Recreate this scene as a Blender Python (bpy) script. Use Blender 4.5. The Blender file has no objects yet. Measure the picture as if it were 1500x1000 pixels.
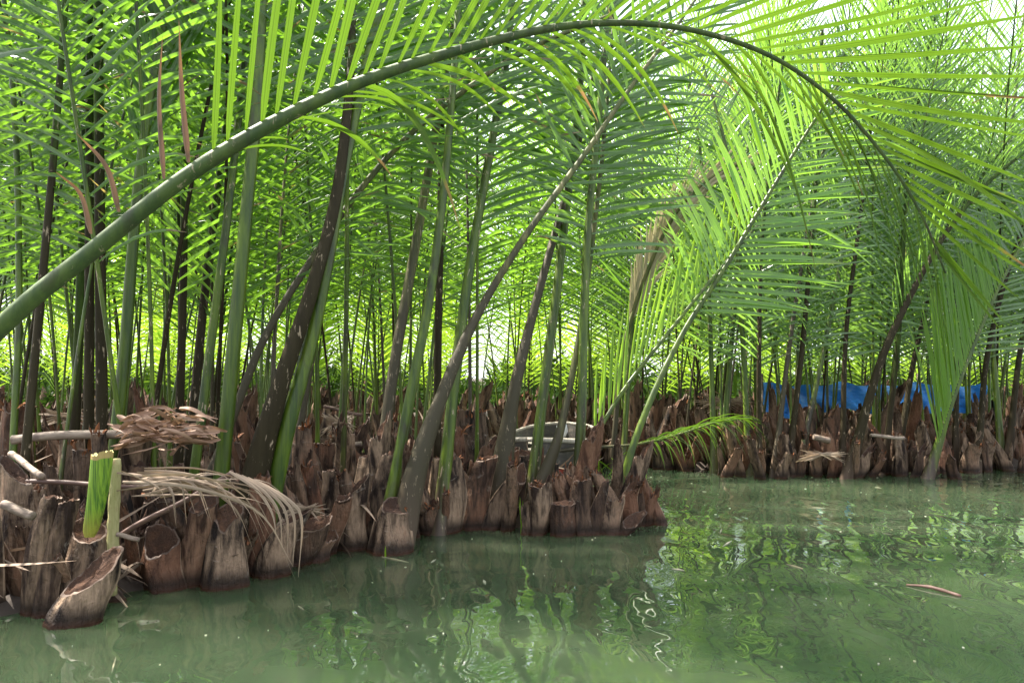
import bpy, math, random
import numpy as np
from mathutils import Vector, Matrix

R = math.radians
random.seed(7)
rng = np.random.default_rng(7)
scene = bpy.context.scene
col = scene.collection

# ------------------------------------------------------------------ camera, sky, sun, exposure
F = 1080.0                      # focal length in pixels of the 1500 px wide photograph
CAM_H = 1.12
PITCH = math.atan(52 / F)
cam_d = bpy.data.cameras.new('camera')
cam_d.sensor_width = 36.0
cam_d.lens = 36.0 * F / 1500.0
cam_d.clip_start = 0.05
cam_d.clip_end = 2000
cam = bpy.data.objects.new('camera', cam_d)
cam.location = (0, 0, CAM_H)
cam.rotation_euler = (math.pi / 2 + PITCH, 0, 0)
col.objects.link(cam)
scene.camera = cam

SUN_EL, SUN_AZ = 57.0, -68.0     # azimuth measured from +Y (view direction) towards +X
w = bpy.data.worlds.new('World')
scene.world = w
w.use_nodes = True
nt = w.node_tree
bg = nt.nodes['Background']
sky = nt.nodes.new('ShaderNodeTexSky')
sky.sky_type = 'NISHITA'
sky.sun_disc = False
sky.sun_elevation = R(SUN_EL)
sky.sun_rotation = R(SUN_AZ)
sky.air_density = 1.0
sky.dust_density = 3.0
sky.ozone_density = 1.0
haz = nt.nodes.new('ShaderNodeMix')      # thin white overcast veil mixed into the clear sky
haz.data_type = 'RGBA'
haz.inputs[0].default_value = .6
haz.inputs[7].default_value = (6.3, 6.5, 6.9, 1)
nt.links.new(sky.outputs['Color'], haz.inputs[6])
nt.links.new(haz.outputs[2], bg.inputs['Color'])
bg.inputs['Strength'].default_value = 0.09

sun_d = bpy.data.lights.new('sun', 'SUN')
sun_d.energy = 5.0
sun_d.angle = R(0.6)
sun_d.color = (1.0, 0.95, 0.86)
sun = bpy.data.objects.new('sun', sun_d)
sd = Vector((math.sin(R(SUN_AZ)) * math.cos(R(SUN_EL)), math.cos(R(SUN_AZ)) * math.cos(R(SUN_EL)), math.sin(R(SUN_EL))))
sun.rotation_euler = sd.to_track_quat('Z', 'Y').to_euler()
sun.location = sd * 50
col.objects.link(sun)

scene.view_settings.view_transform = 'Standard'
scene.view_settings.look = 'None'
scene.view_settings.exposure = 2.24
scene.view_settings.gamma = 1.0
scene.render.film_transparent = False
cy = scene.cycles
cy.max_bounces = 7
cy.diffuse_bounces = 4
cy.glossy_bounces = 2
cy.transmission_bounces = 4
cy.transparent_max_bounces = 4
cy.use_denoising = True
cy.caustics_reflective = False
cy.caustics_refractive = False


def at(px, py, Y):
    """The point at depth Y that the photograph's pixel (px, py) shows."""
    x = (px - 750) / F
    z = (500 - py) / F
    c, s = math.cos(PITCH), math.sin(PITCH)
    d = np.array([x, c - z * s, s + z * c])
    return np.array([0, 0, CAM_H]) + d * (Y / d[1])


def ground(px, py, z0=0.0):
    a = at(px, py, 1.0)
    k = (z0 - CAM_H) / (a[2] - CAM_H)
    return np.array([a[0] * k, k, z0])


# ------------------------------------------------------------------ mesh building
class Geo:
    def __init__(self):
        self.v, self.f, self.uv, self.r, self.m = [], [], [], [], []
        self.n = 0

    def add(self, v, f, uv=None, r=None, mat=0):
        v = np.asarray(v, float).reshape(-1, 3)
        f = np.asarray(f, int).reshape(-1, 4)
        self.v.append(v)
        self.f.append(f + self.n)
        self.uv.append(np.zeros((len(v), 2)) if uv is None else np.asarray(uv, float).reshape(-1, 2))
        if r is None:
            r = 0.5
        self.r.append(np.broadcast_to(np.asarray(r, float).reshape(-1) if np.ndim(r) else np.array([r]), (len(v),)).copy())
        self.m.append(np.full(len(f), mat, int))
        self.n += len(v)

    def merge(self, o, M=None, mat=None):
        """Adds the geometry of another Geo, moved by the 4x4 matrix M."""
        v = np.concatenate(o.v)
        if M is not None:
            v = v @ M[:3, :3].T + M[:3, 3]
        f = np.concatenate(o.f)
        self.v.append(v)
        self.f.append(f + self.n)
        self.uv.append(np.concatenate(o.uv))
        self.r.append(np.concatenate(o.r))
        mm = np.concatenate(o.m)
        self.m.append(mm if mat is None else mm * 0 + mat)
        self.n += len(v)

    def mesh(self, name, mats, smooth=True):
        me = bpy.data.meshes.new(name)
        v = np.concatenate(self.v)
        f = np.concatenate(self.f)
        uv = np.concatenate(self.uv)
        r = np.concatenate(self.r)
        m = np.concatenate(self.m)
        me.vertices.add(len(v))
        me.vertices.foreach_set('co', v.astype(np.float32).ravel())
        me.loops.add(len(f) * 4)
        me.loops.foreach_set('vertex_index', f.astype(np.int32).ravel())
        me.polygons.add(len(f))
        me.polygons.foreach_set('loop_start', (np.arange(len(f)) * 4).astype(np.int32))
        me.polygons.foreach_set('material_index', m.astype(np.int32))
        me.polygons.foreach_set('use_smooth', np.full(len(f), smooth))
        ul = me.uv_layers.new(name='UVMap')
        ul.data.foreach_set('uv', uv[f.ravel()].astype(np.float32).ravel())
        at_ = me.attributes.new('rnd', 'FLOAT', 'POINT')
        at_.data.foreach_set('value', r.astype(np.float32))
        for x in mats:
            me.materials.append(x)
        me.update(calc_edges=True)
        me.validate()
        return me


def link(name, me, parent=None):
    o = bpy.data.objects.new(name, me)
    col.objects.link(o)
    if parent is not None:
        o.parent = parent
    return o


def tag(o, label=None, cat=None, group=None, kind=None):
    if label:
        o['label'] = label
    if cat:
        o['category'] = cat
    if group:
        o['group'] = group
    if kind:
        o['kind'] = kind
    return o


def empty(name, loc):
    o = bpy.data.objects.new(name, None)
    o.empty_display_size = 0.1
    o.location = loc
    col.objects.link(o)
    return o


def unit(a):
    a = np.asarray(a, float)
    return a / np.maximum(np.linalg.norm(a, axis=-1, keepdims=True), 1e-9)


def spline(pts, n):
    """Catmull-Rom through pts, resampled to n points equally spaced along its length."""
    p = np.asarray(pts, float)
    if len(p) == 2:
        q = p[0] + (p[1] - p[0]) * np.linspace(0, 1, 40)[:, None]
    else:
        e = np.vstack([2 * p[0] - p[1], p, 2 * p[-1] - p[-2]])
        q = []
        for i in range(1, len(e) - 2):
            t = np.linspace(0, 1, 24, endpoint=(i == len(e) - 3))[:, None]
            a, b, c, d = e[i - 1], e[i], e[i + 1], e[i + 2]
            q.append(0.5 * (2 * b + (c - a) * t + (2 * a - 5 * b + 4 * c - d) * t ** 2 + (3 * b - a - 3 * c + d) * t ** 3))
        q = np.vstack(q)
    s = np.concatenate([[0], np.cumsum(np.linalg.norm(np.diff(q, axis=0), axis=1))])
    u = np.linspace(0, s[-1], n)
    return np.stack([np.interp(u, s, q[:, k]) for k in range(3)], 1), s[-1]


def tangents(P):
    return unit(np.gradient(P, axis=0))


def tube(g, P, ra, rb, S, seg=8, r=0.5, mat=0, vs=None, jit=0.0):
    """A tube along P with half-axes ra (along S) and rb, ends closed."""
    P = np.asarray(P, float)
    n = len(P)
    T = tangents(P)
    S = np.broadcast_to(S, P.shape)
    S = unit(S - (S * T).sum(1, keepdims=True) * T)
    N = np.cross(S, T)
    ra = np.broadcast_to(ra, (n,)).astype(float)
    rb = np.broadcast_to(rb, (n,)).astype(float)
    th = np.linspace(0, 2 * np.pi, seg, endpoint=False)
    P2 = np.vstack([P[:1], P, P[-1:]])
    S2 = np.vstack([S[:1], S, S[-1:]])
    N2 = np.vstack([N[:1], N, N[-1:]])
    ra2 = np.concatenate([[ra[0] * .02], ra, [ra[-1] * .02]])
    rb2 = np.concatenate([[rb[0] * .02], rb, [rb[-1] * .02]])
    k = 1 + jit * rng.standard_normal((n + 2, seg))
    v = P2[:, None] + S2[:, None] * (np.cos(th) * k * ra2[:, None])[..., None] + N2[:, None] * (np.sin(th) * k * rb2[:, None])[..., None]
    vv = np.linspace(0, 1, n) if vs is None else vs
    vv = np.concatenate([[vv[0]], vv, [vv[-1]]])
    uv = np.stack(np.broadcast_arrays(np.abs(th / np.pi - 1)[None, :], vv[:, None]), -1)
    i = np.arange(n + 1)[:, None] * seg
    j = np.arange(seg)[None, :]
    f = np.stack([i + j, i + (j + 1) % seg, i + seg + (j + 1) % seg, i + seg + j], -1)
    g.add(v, f, uv, r, mat)


def blades(g, O, D, W, L, wd, droop, nseg=5, cols=3, fold=0.35, bend=None, r=None, mat=0):
    """Many leaf blades at once: origins O, directions D, width directions W, lengths L, widths wd, droop."""
    K = len(O)
    if K == 0:
        return
    t = np.linspace(0, 1, nseg + 1)
    prof = np.interp(t, [0, .06, .3, .6, .85, 1], [.4, .82, 1, .86, .48, .04])
    L = np.broadcast_to(L, (K,))
    wd = np.broadcast_to(wd, (K,))
    droop = np.broadcast_to(droop, (K,))
    C = O[:, None] + D[:, None] * (L[:, None] * t)[..., None]
    C[..., 2] -= (droop * L)[:, None] * t ** 2.2
    if bend is not None:
        C += bend[:, None] * (L[:, None] * t ** 2)[..., None]
    Dt = unit(np.gradient(C, axis=1))
    Wt = W[:, None] - (W[:, None] * Dt).sum(-1, keepdims=True) * Dt
    Wt = unit(Wt)
    Nn = np.cross(Dt, Wt)
    hw = (wd[:, None] * prof * .5)[..., None]
    if cols == 3:
        V = np.stack([C - Wt * hw, C + Nn * hw * fold, C + Wt * hw], 2)
        us = np.array([0, .5, 1.])
    else:
        V = np.stack([C - Wt * hw, C + Wt * hw], 2)
        us = np.array([0, 1.])
    nc = len(us)
    uv = np.stack(np.broadcast_arrays(us[None, None, :], t[None, :, None] + np.zeros((K, 1, 1))), -1)
    base = np.arange(K)[:, None, None] * (nseg + 1) * nc
    a = base + np.arange(nseg)[None, :, None] * nc + np.arange(nc - 1)[None, None, :]
    f = np.stack([a, a + 1, a + nc + 1, a + nc], -1)
    if r is None:
        r = rng.random(K)
    rr = np.repeat(np.broadcast_to(r, (K,)), (nseg + 1) * nc)
    g.add(V, f, uv, rr, mat)


def frond(gr, gl, pts, S0, r0=.04, r1=.006, leaf_from=.4, length=1.0, width=.045, gap=.09,
          th0=68, th1=28, v_up=8, droop=.12, S1=None, nseg=5, cols=3, base_w=0, sides=(1, -1),
          seg=8, n=44, jit=1.0, leaf_scale=None, prof=None, side_len=(1, 1), twist=0.0, rp=None):
    """One pinnate leaf: petiole and midrib into gr, its leaflets into gl."""
    P, Ltot = spline(pts, n)
    T = tangents(P)
    u = np.linspace(0, 1, n)
    S1 = S0 if S1 is None else S1
    S = np.asarray(S0, float) * (1 - u[:, None]) + np.asarray(S1, float) * u[:, None]
    S = unit(S - (S * T).sum(1, keepdims=True) * T)
    if rp is None:
        ra = r0 + (r1 - r0) * u ** .8
    else:
        ra = np.interp(u, rp[0], rp[1])
    dist = u * Ltot
    rb = ra * .85
    if base_w:
        k = np.clip(1 - dist / .9, 0, 1) ** 1.6
        ra = ra + (base_w - ra[0]) * k
        rb = rb + (base_w * .55 - rb[0]) * k
    tube(gr, P, ra, rb, S, seg=seg, r=rng.random(), vs=u)
    s = np.arange(leaf_from * Ltot, Ltot * .985, gap)
    for sd_ in sides:
        ss = s + rng.uniform(-.25, .25, len(s)) * gap * jit + (gap * .4 if sd_ > 0 else 0)
        ss = ss[(ss < Ltot * .99)]
        keep = rng.random(len(ss)) > .06 * jit
        ss = ss[keep]
        K = len(ss)
        q = (ss / Ltot - leaf_from) / (1 - leaf_from)
        O = np.stack([np.interp(ss, dist, P[:, k]) for k in range(3)], 1)
        Tt = unit(np.stack([np.interp(ss, dist, T[:, k]) for k in range(3)], 1))
        St = unit(np.stack([np.interp(ss, dist, S[:, k]) for k in range(3)], 1))
        Nt = np.cross(St, Tt)
        rad = np.interp(ss, dist, ra)
        th = np.radians(th0 + (th1 - th0) * q ** 1.3 + rng.normal(0, 3.0 * jit, K))
        ph = np.radians(v_up + rng.normal(0, 6 * jit, K))
        side = St * sd_ * np.cos(ph)[:, None] + Nt * np.sin(ph)[:, None]
        D = unit(Tt * np.cos(th)[:, None] + side * np.sin(th)[:, None])
        W = unit(Tt - (Tt * D).sum(1, keepdims=True) * D)
        tw = rng.normal(twist, .17 * jit, K)[:, None]
        Nn = np.cross(D, W)
        W = W * np.cos(tw) + Nn * np.sin(tw)
        if prof is None:
            Lf = length * np.interp(q, [0, .12, .4, .75, 1], [.62, .85, 1, .8, .42])
        else:
            Lf = length * np.interp(q, prof[0], prof[1])
        Lf = Lf * rng.uniform(.9, 1.06, K) * (side_len[0] if sd_ > 0 else side_len[1])
        torn = rng.random(K) < .09 * jit
        Lf[torn] *= rng.uniform(.4, .8, torn.sum())
        wd = width * np.interp(q, [0, .3, 1], [.75, 1, .6]) * rng.uniform(.72, 1.12, K)
        dr = droop * rng.uniform(.5, 1.6, K)
        floppy = rng.random(K) < .05 * jit
        dr[floppy] += rng.uniform(.2, .5, floppy.sum())
        bend = rng.normal(0, .03 * jit, (K, 3)) + rng.normal(0, .03, 3)
        blades(gl, O + side * rad[:, None] * .6, D, W, Lf, wd, dr, nseg=nseg, cols=cols, bend=bend)
    return P, T, S


# ------------------------------------------------------------------ materials
def newmat(name):
    m = bpy.data.materials.new(name)
    m.use_nodes = True
    t = m.node_tree
    for n_ in list(t.nodes):
        t.nodes.remove(n_)
    return m, t, t.nodes.new('ShaderNodeOutputMaterial')


def N_(t, kind, **kw):
    n_ = t.nodes.new(kind)
    for k, v in kw.items():
        if k in ('op', 'operation'):
            n_.operation = v
        elif k == 'blend':
            n_.data_type = 'RGBA'
            n_.blend_type = v
        elif hasattr(n_, k):
            setattr(n_, k, v)
        else:
            n_.inputs[k].default_value = v
    return n_


def math_(t, op, a, b=None, clamp=False):
    n_ = t.nodes.new('ShaderNodeMath')
    n_.operation = op
    n_.use_clamp = clamp
    for i, x in enumerate((a, b)):
        if x is None:
            continue
        if isinstance(x, (int, float)):
            n_.inputs[i].default_value = x
        else:
            t.links.new(x, n_.inputs[i])
    return n_.outputs[0]


def mix_(t, fac, a, b, blend='MIX'):
    n_ = t.nodes.new('ShaderNodeMix')
    n_.data_type = 'RGBA'
    n_.blend_type = blend
    for idx, x in ((0, fac), (6, a), (7, b)):
        if isinstance(x, (int, float)):
            n_.inputs[idx].default_value = x
        elif isinstance(x, tuple):
            n_.inputs[idx].default_value = (*x, 1)
        else:
            t.links.new(x, n_.inputs[idx])
    return n_.outputs[2]


def ramp_(t, fac, stops, interp='LINEAR'):
    n_ = t.nodes.new('ShaderNodeValToRGB')
    n_.color_ramp.interpolation = interp
    el = n_.color_ramp.elements
    while len(el) < len(stops):
        el.new(.5)
    for e, (p, c) in zip(el, stops):
        e.position = p
        e.color = (*c, 1) if isinstance(c, tuple) else (c, c, c, 1)
    t.links.new(fac, n_.inputs[0])
    return n_.outputs[0]


def noise_(t, vec, scale, detail=3, rough=.55, dist=0.0, stretch=None):
    n_ = t.nodes.new('ShaderNodeTexNoise')
    n_.inputs['Scale'].default_value = scale
    n_.inputs['Detail'].default_value = detail
    n_.inputs['Roughness'].default_value = rough
    n_.inputs['Distortion'].default_value = dist
    if stretch:
        mp = t.nodes.new('ShaderNodeMapping')
        mp.inputs['Scale'].default_value = stretch
        t.links.new(vec, mp.inputs[0])
        vec = mp.outputs[0]
    t.links.new(vec, n_.inputs['Vector'])
    return n_.outputs['Fac']


def leaf_mat(name, dark, light, trans, back=None, mixf=.5, rough=.34, brown=.5, gloss=.5):
    m, t, out = newmat(name)
    rnd = N_(t, 'ShaderNodeAttribute', attribute_name='rnd').outputs['Fac']
    oi = N_(t, 'ShaderNodeObjectInfo').outputs['Random']
    tc = N_(t, 'ShaderNodeTexCoord')
    uv = N_(t, 'ShaderNodeSeparateXYZ')
    t.links.new(tc.outputs['UV'], uv.inputs[0])
    U, V = uv.outputs[0], uv.outputs[1]
    pos = N_(t, 'ShaderNodeNewGeometry')
    nz = noise_(t, tc.outputs['Object'], 3.0, 3)
    f = math_(t, 'ADD', math_(t, 'MULTIPLY', rnd, .45), math_(t, 'MULTIPLY', oi, .35))
    f = math_(t, 'ADD', f, math_(t, 'MULTIPLY', nz, .3), True)
    base = mix_(t, f, dark, light)
    tr = mix_(t, f, tuple(x * .75 for x in trans), tuple(min(x * 1.15, 1) for x in trans))
    # fine veins along the blade and a darker midrib
    wv = N_(t, 'ShaderNodeTexNoise')
    wv.inputs['Scale'].default_value = 1
    wv.inputs['Detail'].default_value = 2
    mp = N_(t, 'ShaderNodeMapping')
    mp.inputs['Scale'].default_value = (28, 1.5, 1)
    t.links.new(tc.outputs['UV'], mp.inputs[0])
    t.links.new(mp.outputs[0], wv.inputs['Vector'])
    vein = ramp_(t, wv.outputs['Fac'], [(.35, .78), (.65, 1.08)])
    mid = math_(t, 'ABSOLUTE', math_(t, 'SUBTRACT', U, .5))
    midr = ramp_(t, mid, [(.0, .55), (.07, 1.0)])
    k = math_(t, 'MULTIPLY', vein, midr)
    base = mix_(t, 1.0, base, N_comb(t, k), 'MULTIPLY')
    tr = mix_(t, 1.0, tr, N_comb(t, k), 'MULTIPLY')
    # dry brown tips and blotches on some leaflets
    tipn = noise_(t, tc.outputs['Object'], 9.0, 3)
    edge = math_(t, 'ADD', V, math_(t, 'MULTIPLY', math_(t, 'SUBTRACT', tipn, .5), .5))
    edge = math_(t, 'ADD', edge, math_(t, 'MULTIPLY', math_(t, 'SUBTRACT', rnd, 1.0), 1.1))
    bf = ramp_(t, edge, [(.72 - .12 * brown, .0), (.80 - .12 * brown, 1.0)])
    bf = math_(t, 'MULTIPLY', bf, min(1, brown * 1.6), True)
    base = mix_(t, bf, base, (.16, .085, .04))
    tr = mix_(t, bf, tr, (.28, .14, .06))
    bs = N_(t, 'ShaderNodeBsdfPrincipled')
    bs.inputs['Roughness'].default_value = rough
    bs.inputs['Specular IOR Level'].default_value = gloss
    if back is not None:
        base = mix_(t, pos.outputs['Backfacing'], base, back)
    t.links.new(base, bs.inputs['Base Color'])
    bp = N_(t, 'ShaderNodeBump')
    bp.inputs['Strength'].default_value = .25
    bp.inputs['Distance'].default_value = .002
    t.links.new(wv.outputs['Fac'], bp.inputs['Height'])
    t.links.new(bp.outputs[0], bs.inputs['Normal'])
    tl = N_(t, 'ShaderNodeBsdfTranslucent')
    t.links.new(tr, tl.inputs['Color'])
    mx = N_(t, 'ShaderNodeMixShader')
    mx.inputs[0].default_value = mixf
    t.links.new(bs.outputs[0], mx.inputs[1])
    t.links.new(tl.outputs[0], mx.inputs[2])
    t.links.new(mx.outputs[0], out.inputs[0])
    return m


def N_comb(t, v):
    c = t.nodes.new('ShaderNodeCombineXYZ')
    for i in range(3):
        t.links.new(v, c.inputs[i])
    return c.outputs[0]


def rough_mat(name, build, rough=.75, bump=.5, dist=.006, spec=.3):
    m, t, out = newmat(name)
    tc = N_(t, 'ShaderNodeTexCoord')
    c, h, rr = build(t, tc)
    bs = N_(t, 'ShaderNodeBsdfPrincipled')
    bs.inputs['Roughness'].default_value = rough
    bs.inputs['Specular IOR Level'].default_value = spec
    if rr is not None:
        t.links.new(rr, bs.inputs['Roughness'])
    t.links.new(c, bs.inputs['Base Color'])
    if h is not None:
        bp = N_(t, 'ShaderNodeBump')
        bp.inputs['Strength'].default_value = bump
        bp.inputs['Distance'].default_value = dist
        t.links.new(h, bp.inputs['Height'])
        t.links.new(bp.outputs[0], bs.inputs['Normal'])
    t.links.new(bs.outputs[0], out.inputs[0])
    return m


def petiole_build(bias, green1=(.022, .046, .004), green2=(.085, .130, .007), darkc=(.012, .009, .005), always=False):
    def b(t, tc):
        oi = N_(t, 'ShaderNodeObjectInfo').outputs['Random']
        rnd = N_(t, 'ShaderNodeAttribute', attribute_name='rnd').outputs['Fac']
        uv = N_(t, 'ShaderNodeSeparateXYZ')
        t.links.new(tc.outputs['UV'], uv.inputs[0])
        V = uv.outputs[1]
        n1 = noise_(t, tc.outputs['Object'], 1.0, 5, .6, 0, (22, 22, 1.6))
        n2 = noise_(t, tc.outputs['Object'], 1.0, 4, .7, .5, (38, 38, 9))
        n4 = noise_(t, tc.outputs['Object'], 1.0, 5, .65, .8, (9, 9, 2.2))
        gr = mix_(t, ramp_(t, n1, [(.36, .0), (.64, 1.0)]), green1, green2)
        gr = mix_(t, ramp_(t, n4, [(.52, .0), (.68, .75)]), gr, (.030, .028, .012))
        sel = math_(t, 'FRACT', math_(t, 'ADD', math_(t, 'MULTIPLY', oi, 3.7), math_(t, 'MULTIPLY', rnd, 5.3)))
        h = math_(t, 'ADD', math_(t, 'MULTIPLY', V, 2.4), math_(t, 'MULTIPLY', math_(t, 'SUBTRACT', n1, .5), 1.2))
        h = math_(t, 'ADD', h, math_(t, 'SUBTRACT', bias, math_(t, 'MULTIPLY', sel, 1.3)))
        f = ramp_(t, h, [(.25, .0), (.65, 1.0)])
        dk = mix_(t, n1, darkc, (.045, .036, .018))
        c = mix_(t, f, dk, gr)
        # reddish brown lower sheath, grey weathering, pale peeling flecks
        lo = ramp_(t, V, [(.0, 1.0), (.12, .0)])
        c = mix_(t, math_(t, 'MULTIPLY', lo, math_(t, 'ADD', n1, .1)), c, (.13, .085, .065))
        fl = ramp_(t, n2, [(.61, .0), (.67, 1.0)])
        pk = math_(t, 'GREATER_THAN', sel, -1.0 if always else .25)
        c = mix_(t, math_(t, 'MULTIPLY', math_(t, 'MULTIPLY', fl, pk), .8), c, (.36, .28, .19))
        return c, n2, None
    return b


def bark_build(t, tc):
    oi = N_(t, 'ShaderNodeObjectInfo').outputs['Random']
    rnd = N_(t, 'ShaderNodeAttribute', attribute_name='rnd').outputs['Fac']
    uv = N_(t, 'ShaderNodeSeparateXYZ')
    t.links.new(tc.outputs['UV'], uv.inputs[0])
    U, V = uv.outputs[0], uv.outputs[1]
    ob = tc.outputs['Object']
    n1 = noise_(t, ob, 1, 6, .62, .3, (14, 14, 3.5))
    n2 = noise_(t, ob, 1, 4, .6, .6, (70, 70, 5))
    n3 = noise_(t, ob, 9, 5, .65, 1.0)
    sel = math_(t, 'FRACT', math_(t, 'ADD', math_(t, 'MULTIPLY', oi, 7.1), math_(t, 'MULTIPLY', rnd, 3.3)))
    A = mix_(t, sel, (.007, .005, .004), (.042, .023, .015))
    sel2 = math_(t, 'FRACT', math_(t, 'MULTIPLY', sel, 5.7))
    B = mix_(t, sel2, (.085, .050, .032), (.34, .235, .155))
    c = mix_(t, ramp_(t, n1, [(.40, .0), (.62, 1.0)]), A, B)
    c = mix_(t, ramp_(t, n3, [(.60, .0), (.74, .8)]), c, (.32, .27, .22))
    c = mix_(t, ramp_(t, n2, [(.30, .55), (.47, .0)]), c, (.016, .011, .009))
    red = ramp_(t, math_(t, 'ADD', n1, math_(t, 'MULTIPLY', math_(t, 'SUBTRACT', sel, .5), .5)), [(.55, .0), (.78, .6)])
    c = mix_(t, red, c, (.15, .058, .03))
    # pale thin margins down the two sides of the sheath
    side = math_(t, 'ABSOLUTE', math_(t, 'SUBTRACT', U, .5))
    mg = ramp_(t, side, [(.0, .9), (.022, .0)])
    c = mix_(t, math_(t, 'MULTIPLY', mg, ramp_(t, n1, [(.35, .1), (.6, .9)])), c, (.34, .24, .16))
    # rusty tide line just above the water
    geo = N_(t, 'ShaderNodeNewGeometry')
    sp = N_(t, 'ShaderNodeSeparateXYZ')
    t.links.new(geo.outputs['Position'], sp.inputs[0])
    z = math_(t, 'ADD', sp.outputs[2], math_(t, 'MULTIPLY', math_(t, 'SUBTRACT', n3, .5), .02))
    wet = ramp_(t, z, [(.010, 1.0), (.034, .0)])
    damp = ramp_(t, math_(t, 'ADD', z, math_(t, 'MULTIPLY', n1, -.06)), [(.01, .9), (.08, .0)])
    c = mix_(t, damp, c, (.018, .012, .009))
    c = mix_(t, math_(t, 'MULTIPLY', wet, .7), c, (.050, .020, .010))
    hh = math_(t, 'ADD', math_(t, 'MULTIPLY', n2, .7), n3)
    rr = math_(t, 'SUBTRACT', .62, math_(t, 'MULTIPLY', wet, .4))
    return c, hh, rr


def cut_build(t, tc):
    oi = N_(t, 'ShaderNodeObjectInfo').outputs['Random']
    n1 = noise_(t, tc.outputs['Object'], 90, 3, .7)
    n2 = noise_(t, tc.outputs['Object'], 16, 4, .6)
    c = mix_(t, n1, (.016, .010, .008), (.12, .068, .045))
    c = mix_(t, ramp_(t, n2, [(.45, .0), (.8, .6)]), c, (.17, .08, .04))
    c = mix_(t, math_(t, 'MULTIPLY', oi, .5), c, (.03, .02, .018))
    return c, n1, None


def simple_build(a, b, s=8, stretch=(6, 6, 1), c3=None, obj='Object'):
    def f(t, tc):
        rnd = N_(t, 'ShaderNodeAttribute', attribute_name='rnd').outputs['Fac']
        n1 = noise_(t, tc.outputs[obj], s, 5, .6, .2, stretch)
        k = math_(t, 'ADD', math_(t, 'MULTIPLY', n1, .7), math_(t, 'MULTIPLY', rnd, .35), True)
        c = mix_(t, ramp_(t, k, [(.3, .0), (.75, 1.0)]), a, b)
        if c3:
            n3 = noise_(t, tc.outputs[obj], s * 2.3, 4, .6)
            c = mix_(t, ramp_(t, n3, [(.55, .0), (.7, .9)]), c, c3)
        return c, n1, None
    return f


M_leaf = leaf_mat('palm_leaf', (.030, .085, .012), (.080, .165, .022), (.25, .50, .03), brown=.5, rough=.32, gloss=.7)
M_leaf_far = leaf_mat('palm_leaf_grove', (.045, .11, .012), (.10, .19, .022), (.44, .70, .045), brown=.2, mixf=.55)
M_leaf_blue = leaf_mat('palm_leaf_glossy', (.040, .105, .020), (.095, .19, .036), (.30, .55, .06), brown=.35, mixf=.42, rough=.27, gloss=1.0)
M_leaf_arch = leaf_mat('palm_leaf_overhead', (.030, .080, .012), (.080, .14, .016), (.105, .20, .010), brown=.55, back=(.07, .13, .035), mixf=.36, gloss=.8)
M_leaf_fresh = leaf_mat('palm_leaf_fresh', (.05, .13, .015), (.12, .24, .03), (.40, .74, .05), brown=.2, mixf=.5, rough=.3, gloss=.9)
M_leaf_wither = leaf_mat('withered_leaf', (.10, .055, .035), (.20, .13, .09), (.16, .08, .05), brown=.6, mixf=.25, rough=.5)
M_leaf_young = leaf_mat('palm_leaf_young', (.09, .20, .015), (.15, .28, .02), (.50, .80, .04), brown=.1, mixf=.5)
M_dry = leaf_mat('dry_palm_leaf', (.12, .075, .05), (.46, .35, .25), (.28, .19, .11), brown=.3, mixf=.2, rough=.7, gloss=.2)
M_dry_pale = leaf_mat('bleached_palm_leaf', (.40, .32, .20), (.60, .52, .34), (.50, .42, .22), brown=.2, mixf=.3, rough=.6, gloss=.2)
M_pet = rough_mat('petiole_green', petiole_build(1.25), rough=.42, bump=.35, dist=.003, spec=.35)
M_pet_dark = rough_mat('petiole_dark', petiole_build(-.05, (.018, .036, .007), (.05, .085, .014)), rough=.55, bump=.8, dist=.006, spec=.08)
M_pet_brown = rough_mat('petiole_weathered', petiole_build(-.1, (.04, .065, .012), (.14, .13, .045), (.045, .038, .020)), rough=.6, bump=.5, dist=.005)
M_pet_arch = rough_mat('petiole_overhead', petiole_build(2.5, (.028, .055, .010), (.070, .105, .020), always=True), rough=.62, bump=.5, dist=.004, spec=.5)
M_bark = rough_mat('sheath_bark', bark_build, rough=.66, bump=1.0, dist=.022, spec=.14)
M_cut = rough_mat('cut_fibre', cut_build, rough=.9, bump=1.0, dist=.008, spec=.1)
M_rimcut = rough_mat('cut_rim', simple_build((.04, .024, .017), (.15, .10, .07), 20, (1, 1, 1)), rough=.7, bump=.4)
M_torn = rough_mat('torn_orange_fibre', simple_build((.05, .025, .015), (.30, .11, .04), 5, c3=(.12, .07, .045)), rough=.8, bump=.6, spec=.2)
M_wood = rough_mat('grey_dead_wood', simple_build((.10, .07, .05), (.30, .235, .18), 5, (1, 14, 14), c3=(.12, .08, .065)), rough=.7, bump=.5)
M_wood_dk = rough_mat('brown_dead_wood', simple_build((.05, .028, .022), (.15, .085, .062), 5, (1, 14, 14)), rough=.5, bump=.4)
M_mud = rough_mat('mud', simple_build((.022, .017, .013), (.075, .055, .042), 3, (1, 1, 1), c3=(.06, .045, .032)), rough=.85, bump=1.0, dist=.04)

# ------------------------------------------------------------------ setting: ground, water
BANK = np.array([(-60, -1), (-9, 1.2), (-4, 2.3), (-2.6, 2.95), (-2.1, 3.4), (-1.44, 3.95), (-1.2, 4.35), (-.69, 4.75), (-.5, 5.25), (0, 5.5),
                 (.85, 5.4), (1.0, 5.75), (.7, 6.6), (.2, 7.3), (-.5, 7.9), (-.7, 9.6), (-.1, 10.8), (.9, 10.7), (1.3, 9.5), (1.95, 8.6),
                 (3.4, 8.3), (5, 8.5), (6.5, 9.0), (10, 9.8), (60, 14), (400, 60), (400, 500), (-400, 500), (-400, -1)])


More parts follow.
